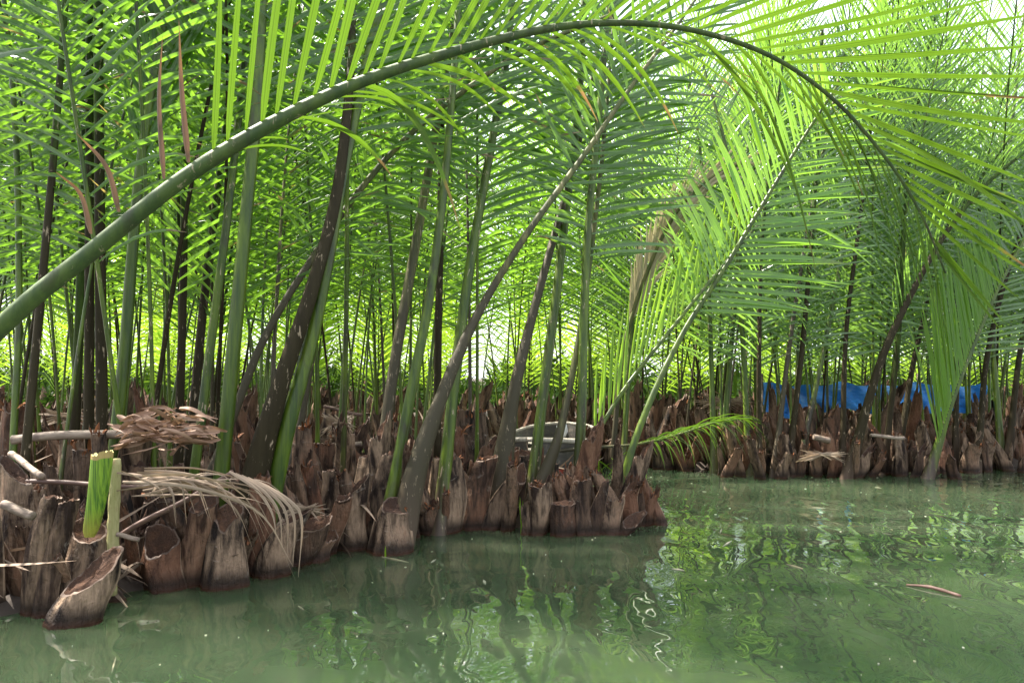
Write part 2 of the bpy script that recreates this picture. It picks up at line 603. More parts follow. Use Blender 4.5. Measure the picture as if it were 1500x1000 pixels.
def inside(x, y):
    x = np.asarray(x, float)
    y = np.asarray(y, float)
    r = np.zeros(x.shape, bool)
    n = len(BANK)
    for i in range(n):
        x1, y1 = BANK[i]
        x2, y2 = BANK[(i + 1) % n]
        c = ((y1 > y) != (y2 > y)) & (x < (x2 - x1) * (y - y1) / (y2 - y1 + 1e-12) + x1)
        r ^= c
    return r


def edge_dist(x, y):
    d = 1e9
    n = len(BANK)
    for i in range(n):
        a, b = BANK[i], BANK[(i + 1) % n]
        ab = b - a
        t = np.clip(((x - a[0]) * ab[0] + (y - a[1]) * ab[1]) / (ab @ ab), 0, 1)
        d = min(d, math.hypot(x - a[0] - t * ab[0], y - a[1] - t * ab[1]))
    return d


gx = np.unique(np.concatenate([np.linspace(-420, -30, 14), np.arange(-30, -6, 1.0), np.arange(-6, 9, .13), np.arange(9, 30, 1.0), np.linspace(30, 420, 14)]))
gy = np.unique(np.concatenate([np.linspace(-420, -4, 10), np.arange(-4, 2, 1.0), np.arange(2, 13, .13), np.arange(13, 40, 1.0), np.linspace(40, 460, 12)]))
GX, GY = np.meshgrid(gx, gy)
ins = inside(GX, GY - .26).astype(float)
for _ in range(2):
    p = np.pad(ins, 1, mode='edge')
    ins = (p[1:-1, 1:-1] * 2 + p[:-2, 1:-1] + p[2:, 1:-1] + p[1:-1, :-2] + p[1:-1, 2:]) / 6
GZ = -.45 + ins * .53 + ins * (.05 * np.sin(GX * 3.1 + GY * 1.7) * np.cos(GY * 2.3 - GX) + .03 * rng.standard_normal(GX.shape))
g = Geo()
ny, nx = GX.shape
i = np.arange(ny - 1)[:, None] * nx + np.arange(nx - 1)[None]
g.add(np.stack([GX, GY, GZ], -1), np.stack([i, i + 1, i + nx + 1, i + nx], -1), np.stack([GX, GY], -1))
tag(link('mud_bank', g.mesh('mud_bank', [M_mud])), kind='structure')


def water_mat():
    m, t, out = newmat('murky_water')
    tc = N_(t, 'ShaderNodeTexCoord')
    ob = tc.outputs['Object']
    n1 = noise_(t, ob, 1.0, 1, .4, .8, (3.0, 1.7, 1))
    n2 = noise_(t, ob, 1.0, 1, .4, .5, (8, 6, 1))
    n3 = noise_(t, ob, .6, 3, .6)
    h = math_(t, 'ADD', n1, math_(t, 'MULTIPLY', n2, .12))
    bp = N_(t, 'ShaderNodeBump')
    bp.inputs['Strength'].default_value = 1.0
    bp.inputs['Distance'].default_value = .018
    t.links.new(h, bp.inputs['Height'])
    c = mix_(t, ramp_(t, n3, [(.3, .0), (.7, 1.0)]), (.024, .040, .020), (.036, .054, .027))
    bs = N_(t, 'ShaderNodeBsdfPrincipled')
    bs.inputs['Roughness'].default_value = .012
    bs.inputs['IOR'].default_value = 1.9
    bs.inputs['Specular IOR Level'].default_value = .5
    t.links.new(c, bs.inputs['Base Color'])
    bs.subsurface_method = 'BURLEY'      # murk: light spreads sideways under the surface
    bs.inputs['Subsurface Weight'].default_value = 1.0
    bs.inputs['Subsurface Radius'].default_value = (.6, 1.0, .7)
    bs.inputs['Subsurface Scale'].default_value = .9
    t.links.new(bp.outputs[0], bs.inputs['Normal'])
    t.links.new(bs.outputs[0], out.inputs[0])
    return m


M_water = water_mat()
g = Geo()
g.add([(-500, -500, 0), (500, -500, 0), (500, 500, 0), (-500, 500, 0)], [(0, 1, 2, 3)])
tag(link('river_water', g.mesh('river_water', [M_water], False)), kind='structure')


# ------------------------------------------------------------------ cut leaf bases (stubs)
def stub_geo(W, H, top=.6, depth=.62, lean=(0, 0), slant=(0, 0), jag=.0, seed=0, bulge=.03, hollow=.02, pointed=.0,
             keel=.35, seg=36, rows=10, below=.25, notch=0.0):
    """A cut palm leaf sheath standing at the origin; returns (bark, cut face)."""
    rs = np.random.default_rng(seed)
    th = np.linspace(0, 2 * np.pi, seg, endpoint=False)
    cx, sx = np.cos(th), np.sin(th)
    fy = np.where(sx < 0, 1.0, .55)
    k = np.abs(sx) ** keel
    ctl = rs.random(9)
    ctl[-1] = ctl[0]
    jn = jag * (np.interp(th, np.linspace(0, 2 * np.pi, 9), ctl ** 2) + .35 * np.where(rs.random(seg) < .3, rs.random(seg), 0) + .1 * rs.random(seg))
    ph = rs.random(4) * 6.28
    topz = H + slant[0] * cx * W * .5 * top + slant[1] * .45 * sx * W * .5 * depth + jn + rs.normal(0, .003, seg)
    topz -= notch * np.exp(-((cx - .1) / .35) ** 2) * (sx < 0)
    topz = topz * (1 - pointed * np.abs(cx - .3 * rs.standard_normal()) ** 1.5 * .5)
    topz = np.maximum(topz, H * .35)
    q = np.linspace(0, 1, rows + 1)
    v = []
    for r_ in q:
        z = -below + r_ * (topz + below)
        hh = np.clip(z / max(H, .01), 0, 1.6)
        a = W * .5 * (1 - (1 - top) * np.clip(hh, 0, 1.2) ** .9 + bulge * np.sin(np.clip(hh, 0, 1) * np.pi) * .6)
        a = a * (1 + .05 * np.sin(3 * th + ph[0] + hh * 2) + .03 * np.sin(7 * th + ph[1] + hh))
        b = a * depth * (1 - .25 * np.clip(hh, 0, 1)) * (1 + .08 * np.sin(5 * th + ph[3]) + .05 * np.sin(11 * th + ph[2]))
        c = np.clip(z, -below, None)
        x = a * cx + lean[0] * np.sign(c) * np.abs(c) ** 1.15 + .012 * np.sin(hh * 5 + ph[2])
        y = b * sx * k * fy + lean[1] * c + .010 * np.sin(hh * 4 + ph[3])
        v.append(np.stack([x, y, z], 1))
    V = np.array(v)
    uv = np.stack(np.broadcast_arrays(((np.abs(th / np.pi - 1)) * .5 + .25)[None] * 0 + (.5 + .5 * sx * .999)[None] * .0 + np.where(np.abs(sx) < .18, .5, 0.9)[None], q[:, None]), -1)
    bark = Geo()
    ii = np.arange(rows)[:, None] * seg
    j = np.arange(seg)[None]
    bark.add(V, np.stack([ii + j, ii + (j + 1) % seg, ii + seg + (j + 1) % seg, ii + seg + j], -1), uv, rs.random())
    cut = Geo()
    topr = V[-1]
    ctr = topr.mean(0)
    rings = []
    for kk, dz in ((1.0, 0.0), (.90, .002), (.86, -.015), (.6, -hollow * .8), (.3, -hollow), (.02, -hollow * 1.1)):
        rg = ctr + (topr - ctr) * kk
        rg[:, 2] = ctr[2] + (topr[:, 2] - ctr[2]) * kk + dz + (rs.normal(0, .004, seg) if kk < .95 else 0)
        rings.append(rg)
    Rg = np.array(rings)
    ii = np.arange(len(rings) - 1)[:, None] * seg
    ff = np.stack([ii + j, ii + (j + 1) % seg, ii + seg + (j + 1) % seg, ii + seg + j], -1)
    cut.add(Rg, ff, None, rs.random())
    cut.m[-1][:seg] = 1
    return bark, cut, ctr


def torn_geo(ctr, W, n, h, seed, depth=.5):
    """Upright curling shards of torn fibre round the top of a stub."""
    rs = np.random.default_rng(seed)
    gg = Geo()
    a = rs.uniform(0, 6.28, n)
    O = ctr + np.stack([np.cos(a) * W * .42, np.sin(a) * W * .42 * depth, rs.uniform(-.05, .0, n)], 1)
    D = unit(np.stack([np.cos(a) * .25 + rs.normal(0, .22, n), np.sin(a) * .25 + rs.normal(0, .2, n), np.ones(n)], 1))
    Wd = unit(np.stack([-np.sin(a), np.cos(a), rs.normal(0, .2, n)], 1))
    blades(gg, O, D, Wd, rs.uniform(.3, 1, n) * h, rs.uniform(.006, .030, n), rs.uniform(-.1, .7, n), nseg=4, cols=3, fold=.7,
           bend=rs.normal(0, .3, (n, 3)), r=rs.random(n))
    return gg


def add_stub(parent, rel, W, H, yaw=0, torn=0, torn_h=.1, cutmat=None, **kw):
    """A leaf base part under parent at the offset rel, with its cut face (and torn fibre) as sub-parts."""
    sd_ = random.randrange(10 ** 6)
    b, c, ctr = stub_geo(W, H, seed=sd_, **kw)
    o = link('leaf_base', b.mesh('leaf_base', [M_bark]), parent)
    o.location = rel
    o.rotation_euler = (0, 0, yaw)
    link('cut_face', c.mesh('cut_face', [cutmat or M_cut, M_rimcut]), o)
    if torn:
        tg = torn_geo(ctr, W * kw.get('top', .6), torn, torn_h, sd_)
        link('torn_fibre', tg.mesh('torn_fibre', [M_torn]), o)
    return o


# library of repeated stubs (shared meshes)
LIB_STUB = []
for k in range(14):
    W = .12 + .09 * random.random()
    H = random.choice([.24, .30, .36, .44, .54])
    tp = random.uniform(.52, .82)
    b, c, ctr = stub_geo(W, H, top=tp, depth=random.uniform(.5, .75), lean=(random.uniform(-.5, .5), random.uniform(-.35, .1)),
                         slant=(random.uniform(-1.2, 1.2), random.uniform(-.2, 1.0)), jag=random.choice([0, .02, .07, .14]), seed=50 + k,
                         pointed=.4 if k == 5 else 0)
    tg = torn_geo(ctr, W * tp, 9, random.uniform(.05, .11), 90 + k) if k % 3 == 1 else None
    LIB_STUB.append((b.mesh('leaf_base', [M_bark]), c.mesh('cut_face', [M_cut, M_rimcut]), tg.mesh('torn_fibre', [M_torn]) if tg else None, b, c, tg))


def put_stub(parent, x, y, z=0, s=1.0, yaw=0, sub=True, k=None):
    L = random.choice(LIB_STUB) if k is None else LIB_STUB[k]
    o = link('leaf_base', L[0], parent)
    o.location = (x, y, z)
    o.rotation_euler = (random.uniform(-.12, .12), random.uniform(-.16, .16), yaw)
    o.scale = (s * random.uniform(.85, 1.15), s, s * random.uniform(.8, 1.25))
    if sub:
        link('cut_face', L[1], o)
        if L[2]:
            link('torn_fibre', L[2], o)
    return o


# library of repeated fronds: standing leaves with a bare petiole below, leaning along +Y
def erect_points(L, lean0, lean1, wob=.0):
    n = 9
    p = np.zeros((n, 3))
    ds = L / (n - 1)
    for i in range(1, n):
        u = i / (n - 1)
        a = R(lean0 + (lean1 - lean0) * u ** 1.8)
        p[i] = p[i - 1] + ds * np.array([wob * math.sin(u * 3), math.sin(a), math.cos(a)])
    p[:, 2] -= .1
    return p


LIB_FROND = {'left': [], 'right': [], 'far': []}
for fam, nvar in (('left', 10), ('right', 10), ('far', 8)):
    for k in range(nvar):
        gr, gl = Geo(), Geo()
        if fam == 'right':
            L = random.uniform(5.2, 6.8)
            st = random.uniform(1.2, 2.2)
        elif fam == 'left':
            L = random.uniform(5.6, 7.2)
            st = random.uniform(1.7, 2.6)
        else:
            L = random.uniform(5.6, 7.4)
            st = random.uniform(.8, 1.4)
        hi = fam != 'far'
        frond(gr, gl, erect_points(L, random.uniform(1, 6), random.uniform(8, 36), random.uniform(-.12, .12)), (1, 0, 0),
              r0=random.uniform(.013, .023), r1=.006, leaf_from=st / L, length=random.uniform(.95, 1.25) if fam != 'far' else random.uniform(.9, 1.15), width=random.uniform(.028, .036) * (1 if hi else 1.25),
              jit=.6, gap=.095 if hi else .11, th0=random.uniform(50, 70) if fam != 'right' else random.uniform(52, 68), th1=15, v_up=random.uniform(0, 14), droop=random.uniform(.08, .22),
              prof=([0, .12, .4, .75, 1], [.62, .85, 1, .88, .6]), nseg=5 if hi else 4, cols=3 if hi else 2, base_w=random.uniform(.028, .058), seg=8 if hi else 6, n=30)
        lm = {'left': M_leaf, 'right': M_leaf_blue, 'far': M_leaf_far}[fam]
        pm = [M_pet, M_pet, M_pet_dark, M_pet, M_pet, M_pet_brown][k % 6]
        LIB_FROND[fam].append((gr.mesh('frond', [pm]), gl.mesh('leaflets', [lm]), gr, gl, pm))


def put_frond(parent, fam, rel, az, tilt=0.0, s=1.0, k=None):
    L = random.choice(LIB_FROND[fam]) if k is None else LIB_FROND[fam][k]
    o = link('frond', L[0], parent)
    o.location = rel
    o.rotation_euler = (tilt, random.uniform(-.05, .05), az)
    o.scale = (s, s, s)
    link('leaflets', L[1], o)
    return o


# ------------------------------------------------------------------ named palms of the near shore, one by one
def px_stub(parent, org, px, py, wpx, tx, ty, twpx, hidden=0.0, **kw):
    """A stub whose foot shows at pixel (px, py) on the waterline and whose top is at (tx, ty)."""
    b = ground(px, py + hidden)
    Y = b[1]
    sc = Y / F
    t_ = at(tx, ty, Y)
    H = t_[2]
    W = wpx * sc
    lx = (t_[0] - b[0]) / max(H, .05) ** 1.15
    return add_stub(parent, b + np.array([0, W * .18, 0]) - org, W, H, top=twpx / wpx, lean=(lx, kw.pop('ly', 0)), **kw)


def px_frond(parent, org, pts, widths, mat, lmat, extend=True, side='plane', yaw=0, leaf_y=None, base_w_px=0, hidden_base=True, **kw):
    """A leaf whose midrib runs through (px, py, Y) points; widths = petiole widths in px at first and last point."""
    P = [at(*p) for p in pts]
    r0 = .84 * widths[0] / 2 * pts[0][2] / F
    if 'rp' in kw:
        kw['rp'] = (kw['rp'][0], [.82 * v_ for v_ in kw['rp'][1]])
    r1 = max(widths[1] / 2 * pts[-1][2] / F, .003)
    if extend:
        d = (P[0] - P[1]) / np.linalg.norm(P[0] - P[1])
        k = (P[0][2] + .12) / max(-d[2], .3)
        P = [P[0] + d * k] + P
    P = [p - org for p in P]
    a = P[-1] - P[0]
    if side == 'plane':
        S = unit(np.cross(np.array([0, 1.0, 0]), a)) * -1
        S = np.cross(unit(a), np.array([0, -1.0, 0]))
        c, s_ = math.cos(R(yaw)), math.sin(R(yaw))
        S = unit(unit(S) * c + np.array([0, 1, 0]) * s_)
    else:
        S = np.array(side, float)
    gr, gl = Geo(), Geo()
    bw = .78 * base_w_px / 2 * pts[0][2] / F if base_w_px else 0
    frond(gr, gl, P, S, r0=r0, r1=r1, base_w=bw, n=60, seg=12, **kw)
    o = link('frond', gr.mesh('frond', [mat]), parent)
    if gl.n:
        link('leaflets', gl.mesh('leaflets', [lmat]), o)
    return o


def palm(px, py, label, cat='nipa palm', group='nipa palms along the near shore', name='nipa_palm'):
    b = ground(px, py)
    o = empty(name, b)
    tag(o, label, cat, group)
    return o, b


# --- the palm beyond the left edge whose leaf arches over the whole view
p0 = at(-420, 1010, 2.3)
org = np.array([p0[0], p0[1], 0])
root = tag(empty('nipa_palm', org), 'nipa palm whose thick green leaf arches across the top of the view', 'nipa palm', 'nipa palms along the near shore')
arch = [(-420, 1010, 2.3), (-210, 700, 2.25), (0, 480, 2.2), (130, 372, 2.2), (300, 240, 2.2), (500, 132, 2.25), (700, 66, 2.35), (850, 36, 2.45), (990, 40, 2.5),
        (1120, 78, 2.55), (1220, 145, 2.6), (1300, 235, 2.65), (1350, 315, 2.7), (1385, 400, 2.75)]
P = [at(*p) - org for p in arch]
gr, gl = Geo(), Geo()
frond(gr, gl, P, (0, -1, 0.0), leaf_from=.42, length=1.0, width=.035, gap=.057, th0=52, th1=14, v_up=48, droop=.03, n=90, seg=16, nseg=9,
      rp=([0, .2, .45, .7, 1], [.045, .034, .025, .012, .004]), jit=.55, sides=(1,), prof=([0, .1, .5, .85, 1], [.55, .75, 1, .66, .36]), twist=.5)
frond(gr, gl, P, (0, -1, 0.0), leaf_from=.42, length=.9, width=.032, gap=.066, th0=48, th1=22, v_up=8, droop=.30, n=90, seg=16, nseg=9,
      rp=([0, .2, .45, .7, 1], [.0449, .0339, .0249, .0119, .0039]), jit=.8, sides=(-1,), prof=([0, .1, .5, .85, 1], [.4, .7, 1, .8, .45]), twist=.3)
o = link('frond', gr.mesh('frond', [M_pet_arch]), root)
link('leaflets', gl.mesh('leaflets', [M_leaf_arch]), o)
# withered brown leaflets at the foot of the leafy part
for (x0, y0, x1, y1, cx_, cy_, w_) in ((133, 342, 82, 252, 118, 285, .022), (174, 310, 112, 195, 156, 245, .022), (240, 262, 238, 52, 233, 150, .019), (276, 238, 262, 30, 266, 130, .021)):
    O_ = at(x0, y0, 2.2)
    Q_, L_ = spline([O_, at(cx_, cy_, 2.12), at(x1, y1, 2.05)], 14)
    g = Geo()
    T_ = tangents(Q_)
    W_ = unit(np.cross(T_, np.array([.15, 1, 0.1])))
    t_ = np.linspace(0, 1, 14)
    hw = (w_ / 2 * np.interp(t_, [0, .15, .6, 1], [.5, 1, .7, .05]))[:, None]
    N2 = np.cross(T_, W_)
    V = np.stack([Q_ - W_ * hw, Q_ + N2 * hw * .5, Q_ + W_ * hw], 1) - org
    a_ = np.arange(13)[:, None] * 3 + np.arange(2)[None]
    g.add(V, np.stack([a_, a_ + 1, a_ + 4, a_ + 3], -1), np.stack(np.broadcast_arrays(np.array([0, .5, 1.])[None], t_[:, None] * .6 + .25), -1), 1.0)
    tag(link('withered_leaflet', g.mesh('withered_leaflet', [M_leaf_wither]), o), 'withered reddish brown leaflet')
# a second leaf of the same palm, its leaflets drooping in from the left edge
gr, gl = Geo(), Geo()
P = [at(*p) - org for p in ((-420, 1010, 2.35), (-330, 600, 2.45), (-250, 250, 2.55), (-170, 0, 2.6), (-60, -230, 2.7))]
frond(gr, gl, P, (1, -.2, 0), r0=.035, r1=.014, leaf_from=.55, length=1.0, width=.045, gap=.16, th0=62, th1=50, v_up=10, droop=.10, n=50, seg=12, nseg=9, jit=.9)
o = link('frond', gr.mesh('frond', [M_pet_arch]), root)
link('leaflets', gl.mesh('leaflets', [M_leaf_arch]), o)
for dx, dy in ((-.12, .05), (.1, .1), (0, .2)):
    put_stub(root, dx, dy, -.05, 1.0, random.uniform(-.5, .5))

# --- cluster at the left edge with the big slanted stump
root, org = palm(60, 905, 'clump of ridged brown leaf bases and a sliced oval stump at far left', name='nipa_palm')
px_stub(root, org, 103, 915, 84, 133, 838, 66, slant=(.75, 1.6), hollow=.02, depth=.8)
px_stub(root, org, 98, 898, 72, 112, 782, 56, slant=(-.2, 1.5), hollow=.03, depth=.6, ly=.1)
px_stub(root, org, 38, 902, 34, 68, 732, 30, slant=(.1, .2), jag=.02, depth=.5, hollow=.01)
px_stub(root, org, 58, 905, 36, 90, 740, 30, slant=(.2, .3), jag=.02, depth=.5, hollow=.01, ly=.05)
px_stub(root, org, 12, 880, 60, 16, 690, 46, slant=(-.9, 1.0), depth=.6)
px_stub(root, org, 140, 865, 46, 152, 770, 40, slant=(.1, .8), depth=.6)
px_stub(root, org, -40, 900, 80, -45, 735, 60, slant=(.3, .5), depth=.6, jag=.04)
px_stub(root, org, 12, 815, 60, 22, 610, 44, torn=12, torn_h=.12, jag=.12, depth=.6)
px_stub(root, org, 92, 820, 46, 96, 655, 38, torn=14, torn_h=.10, jag=.1, depth=.6)
px_stub(root, org, 60, 830, 46, 60, 700, 38, jag=.04, depth=.6)
px_frond(root, org, [(35, 690, 4.0), (60, 430, 4.1), (85, 150, 4.3), (110, -200, 4.6)], (17, 8), M_pet_dark, M_leaf, leaf_from=.62, base_w_px=40)
px_frond(root, org, [(20, 640, 4.6), (28, 420, 4.7), (18, 120, 4.9), (-20, -200, 5.1)], (13, 7), M_pet, M_leaf, leaf_from=.5, base_w_px=30)

# --- the tall dark pair with a split grey edge
root, org = palm(150, 800, 'pair of tall black stalks with a shiny grey edge behind the bright green cut stalk')
px_frond(root, org, [(130, 650, 4.7), (131, 400, 4.7), (131, 100, 4.75), (130, -220, 4.8)], (20, 9), M_pet_dark, M_leaf, leaf_from=.7, base_w_px=48)
px_frond(root, org, [(150, 650, 4.6), (147, 400, 4.6), (145, 150, 4.65), (143, -220, 4.7)], (23, 11), M_pet_dark, M_leaf, leaf_from=.72, base_w_px=48)
px_frond(root, org, [(110, 620, 5.0), (118, 420, 5.0), (124, 200, 5.1), (122, -200, 5.2)], (20, 8), M_pet_dark, M_leaf, leaf_from=.7, base_w_px=44)
px_stub(root, org, 155, 850, 40, 145, 635, 22, torn=8, torn_h=.1, depth=.6, hidden=0)
px_stub(root, org, 122, 840, 48, 118, 660, 34, torn=8, torn_h=.1, depth=.6, hidden=0)

# --- green curved stalk
root, org = palm(185, 850, 'palm with one thick olive green stalk curving up beside the black pair')
px_frond(root, org, [(170, 640, 4.35), (184, 500, 4.35), (193, 380, 4.35), (205, 250, 4.4), (226, 110, 4.5), (262, -60, 4.7), (320, -240, 5.0)], (25, 9), M_pet, M_leaf,
         leaf_from=.50, base_w_px=50, length=.95, width=.05, th0=22, th1=20, droop=.02, gap=.06)
px_stub(root, org, 190, 850, 56, 205, 775, 46, slant=(.4, .8), depth=.6)
px_stub(root, org, 205, 840, 50, 200, 690, 34, depth=.6, jag=.06)
px_stub(root, org, 178, 830, 50, 165, 660, 30, depth=.6, torn=8)

# --- burnt hollow stump
root, org = palm(236, 862, 'clump with a charred rotten hollow stump at the waterline, oval-cut stump beside it')
px_stub(root, org, 237, 864, 64, 228, 798, 52, slant=(.2, 1.8), jag=.05, hollow=.09, depth=.8)
px_stub(root, org, 272, 860, 52, 296, 742, 40, slant=(.3, 1.2), depth=.65, jag=.02)
px_stub(root, org, 214, 846, 50, 226, 730, 40, slant=(.3, .6), depth=.65, torn=6)
px_stub(root, org, 245, 832, 50, 250, 690, 36, slant=(.5, .9), depth=.65)
px_frond(root, org, [(262, 640, 5.0), (268, 430, 5.0), (270, 250, 5.1), (272, -160, 5.2)], (17, 8), M_pet_dark, M_leaf, leaf_from=.66, base_w_px=44)
px_frond(root, org, [(282, 620, 5.1), (300, 430, 5.2), (325, 230, 5.3), (372, -160, 5.5)], (19, 8), M_pet_dark, M_leaf, leaf_from=.55, base_w_px=42)

# --- the big pale brown stump with a notch
root, org = palm(322, 858, 'broad pale brown stump with a notched red mouth, green stalk standing behind it')
px_stub(root, org, 320, 861, 76, 330, 752, 44, slant=(.1, 1.0), notch=.07, depth=.75, hollow=.03)
px_stub(root, org, 300, 845, 52, 296, 720, 38, slant=(.1, .5), jag=.03, depth=.6)
px_frond(root, org, [(325, 690, 4.35), (345, 480, 4.35), (362, 300, 4.4), (378, 120, 4.5), (392, -200, 4.8)], (29, 14), M_pet, M_leaf, leaf_from=.62, base_w_px=42)
px_frond(root, org, [(290, 650, 4.7), (312, 480, 4.75), (333, 320, 4.8), (355, 120, 5.0), (385, -200, 5.2)], (18, 9), M_pet, M_leaf, leaf_from=.6, base_w_px=30)

# --- thick dark leaning stalk
root, org = palm(372, 838, 'palm with a very thick charcoal stalk leaning right, wide grey sheath at its foot')
px_stub(root, org, 388, 846, 62, 428, 762, 36, slant=(.6, .6), jag=.04, depth=.7)
px_stub(root, org, 350, 835, 50, 352, 700, 40, slant=(.2, .6), depth=.6)
px_frond(root, org, [(362, 760, 4.35), (378, 680, 4.35), (412, 560, 4.35), (455, 430, 4.4), (490, 300, 4.5), (508, 170, 4.6), (516, 40, 4.8), (515, -180, 5.0)], (58, 12), M_pet_dark, M_leaf,
         rp=([0, .06, .14, .25, .4, .6, 1], [.15, .13, .098, .066, .05, .038, .016]), leaf_from=.62, length=1.0, width=.045, th0=74)
px_frond(root, org, [(398, 730, 4.4), (425, 610, 4.4), (455, 500, 4.45), (480, 380, 4.5), (505, 240, 4.6), (545, 60, 4.8), (600, -150, 5.2)], (34, 10), M_pet, M_leaf,
         leaf_from=.58, base_w_px=50, length=1.0)
px_frond(root, org, [(330, 640, 5.0), (385, 500, 5.1), (450, 390, 5.2), (530, 275, 5.3), (620, 180, 5.4), (760, 80, 5.6), (900, 20, 5.8)], (18, 6), M_pet_brown, M_leaf,
         leaf_from=.42, base_w_px=36, length=.8, width=.04, th0=60)

# --- small broken stumps in the corner
root, org = palm(445, 824, 'low broken stumps with a pink cut mouth lying right of the thick charcoal stalk', 'palm stump', 'cut palm stumps at the waterline', 'palm_stump')
px_stub(root, org, 428, 828, 56, 462, 768, 44, slant=(.2, 1.0), depth=.8, hollow=.015)
px_stub(root, org, 462, 822, 34, 472, 790, 36, slant=(-.3, 1.4), depth=1.0, jag=.05)
px_stub(root, org, 440, 800, 40, 440, 700, 28, depth=.7, jag=.05)
px_stub(root, org, 452, 790, 44, 440, 625, 26, depth=.6, torn=6)

# --- square stump and its tall neighbours
root, org = palm(512, 803, 'squarish brown stump sliced at a slant, tall thin grey bases standing behind it', 'palm stump', 'cut palm stumps at the waterline', 'palm_stump')
px_stub(root, org, 511, 806, 52, 516, 716, 44, slant=(1.0, .6), depth=.75)
px_stub(root, org, 484, 800, 44, 480, 690, 22, slant=(.2, .2), depth=.5)
px_stub(root, org, 498, 770, 40, 506, 638, 26, slant=(.1, .2), depth=.5)
px_stub(root, org, 480, 760, 60, 470, 650, 40, depth=.6, torn=8)
px_stub(root, org, 538, 790, 46, 545, 668, 44, slant=(.2, .6), depth=.6, jag=.02, cutmat=M_cut)
px_frond(root, org, [(440, 620, 5.6), (470, 440, 5.7), (500, 260, 5.8), (520, -160, 6.0)], (16, 7), M_pet_brown, M_leaf, leaf_from=.6, base_w_px=40)

# --- two-tone stump with white topped grey base, long weathered diagonal stalk
root, org = palm(575, 806, 'short stump before a white-topped grey base and a long weathered stalk slanting right')
px_stub(root, org, 567, 811, 70, 578, 745, 46, slant=(-.2, .8), depth=.75, jag=.02, torn=5, torn_h=.03)
px_stub(root, org, 548, 800, 44, 572, 668, 28, slant=(.2, .3), depth=.6, jag=.03)
px_stub(root, org, 535, 770, 52, 540, 700, 40, slant=(.3, .4), depth=.6)
px_frond(root, org, [(588, 790, 4.85), (612, 680, 4.85), (655, 560, 4.9), (700, 460, 5.0), (770, 345, 5.1), (850, 235, 5.3), (930, 120, 5.5), (990, 40, 5.7), (1060, -60, 6.0)], (54, 7), M_pet_brown, M_leaf,
         rp=([0, .1, .2, .35, .6, 1], [.12, .095, .055, .032, .024, .010]), leaf_from=.52, length=.85, width=.045, th0=58, v_up=15, gap=.10)
px_frond(root, org, [(582, 680, 4.95), (605, 560, 5.0), (630, 430, 5.1), (652, 260, 5.2), (668, 60, 5.4), (680, -160, 5.6)], (22, 8), M_pet, M_leaf, leaf_from=.55, base_w_px=34)
px_frond(root, org, [(560, 660, 5.3), (580, 520, 5.4), (605, 380, 5.5), (640, 180, 5.6), (700, -160, 5.9)], (24, 8), M_pet_brown, M_leaf, leaf_from=.6, base_w_px=44)

# --- broad trapezoid stump with frayed top
root, org = palm(648, 780, 'broad flat-fronted stump with a frayed fibre top and a dark crack at its foot')
px_stub(root, org, 648, 781, 58, 655, 676, 42, depth=.7, jag=.03, torn=16, torn_h=.06, bulge=.25)
px_stub(root, org, 615, 775, 40, 618, 650, 30, depth=.6, jag=.05)
px_stub(root, org, 628, 760, 52, 630, 660, 40, depth=.6, torn=8)
px_frond(root, org, [(655, 660, 5.35), (668, 540, 5.4), (690, 380, 5.5), (722, 200, 5.6), (745, 60, 5.7), (760, -160, 5.9)], (24, 8), M_pet, M_leaf, leaf_from=.45, base_w_px=34, th0=55, length=.95)
px_frond(root, org, [(640, 640, 5.8), (642, 480, 5.8), (645, 330, 5.9), (650, -160, 6.0)], (16, 7), M_pet_dark, M_leaf, leaf_from=.65, base_w_px=34)

# --- curved grey base
root, org = palm(688, 774, 'curved grey-edged leaf base with orange torn shards behind, left of the round hollow log')
px_stub(root, org, 688, 776, 42, 712, 672, 30, depth=.6, slant=(.2, .5), torn=7, torn_h=.05, bulge=.2)
px_stub(root, org, 700, 750, 44, 735, 668, 26, depth=.6, torn=6, torn_h=.06)
px_stub(root, org, 690, 745, 60, 690, 615, 44, depth=.6, torn=18, torn_h=.14, jag=.12)
px_stub(root, org, 662, 750, 44, 664, 640, 30, depth=.6, torn=10, torn_h=.14, jag=.1)
px_frond(root, org, [(735, 690, 5.7), (742, 640, 5.7), (756, 560, 5.7), (778, 470, 5.8), (805, 370, 5.9), (850, 200, 6.1), (900, -60, 6.4)], (44, 8), M_pet_brown, M_leaf,
         rp=([0, .06, .12, .2, .35, 1], [.15, .13, .10, .062, .042, .014]), leaf_from=.55)

# --- leaning round hollow log-like base
root, org = palm(722, 772, 'cut leaf base like a hollow log leaning far right with a pale round mouth', 'palm stump', 'cut palm stumps at the waterline', 'palm_stump')
px_stub(root, org, 716, 775, 46, 763, 695, 30, depth=.9, slant=(-.9, .9), hollow=.07, jag=.01, keel=.05)
px_stub(root, org, 755, 762, 54, 752, 700, 44, depth=.7, slant=(.1, .5))
px_stub(root, org, 735, 750, 40, 748, 660, 32, depth=.7, slant=(.2, .5), torn=6, torn_h=.05)
px_stub(root, org, 770, 745, 56, 765, 668, 40, depth=.6, slant=(.1, .5), jag=.05)

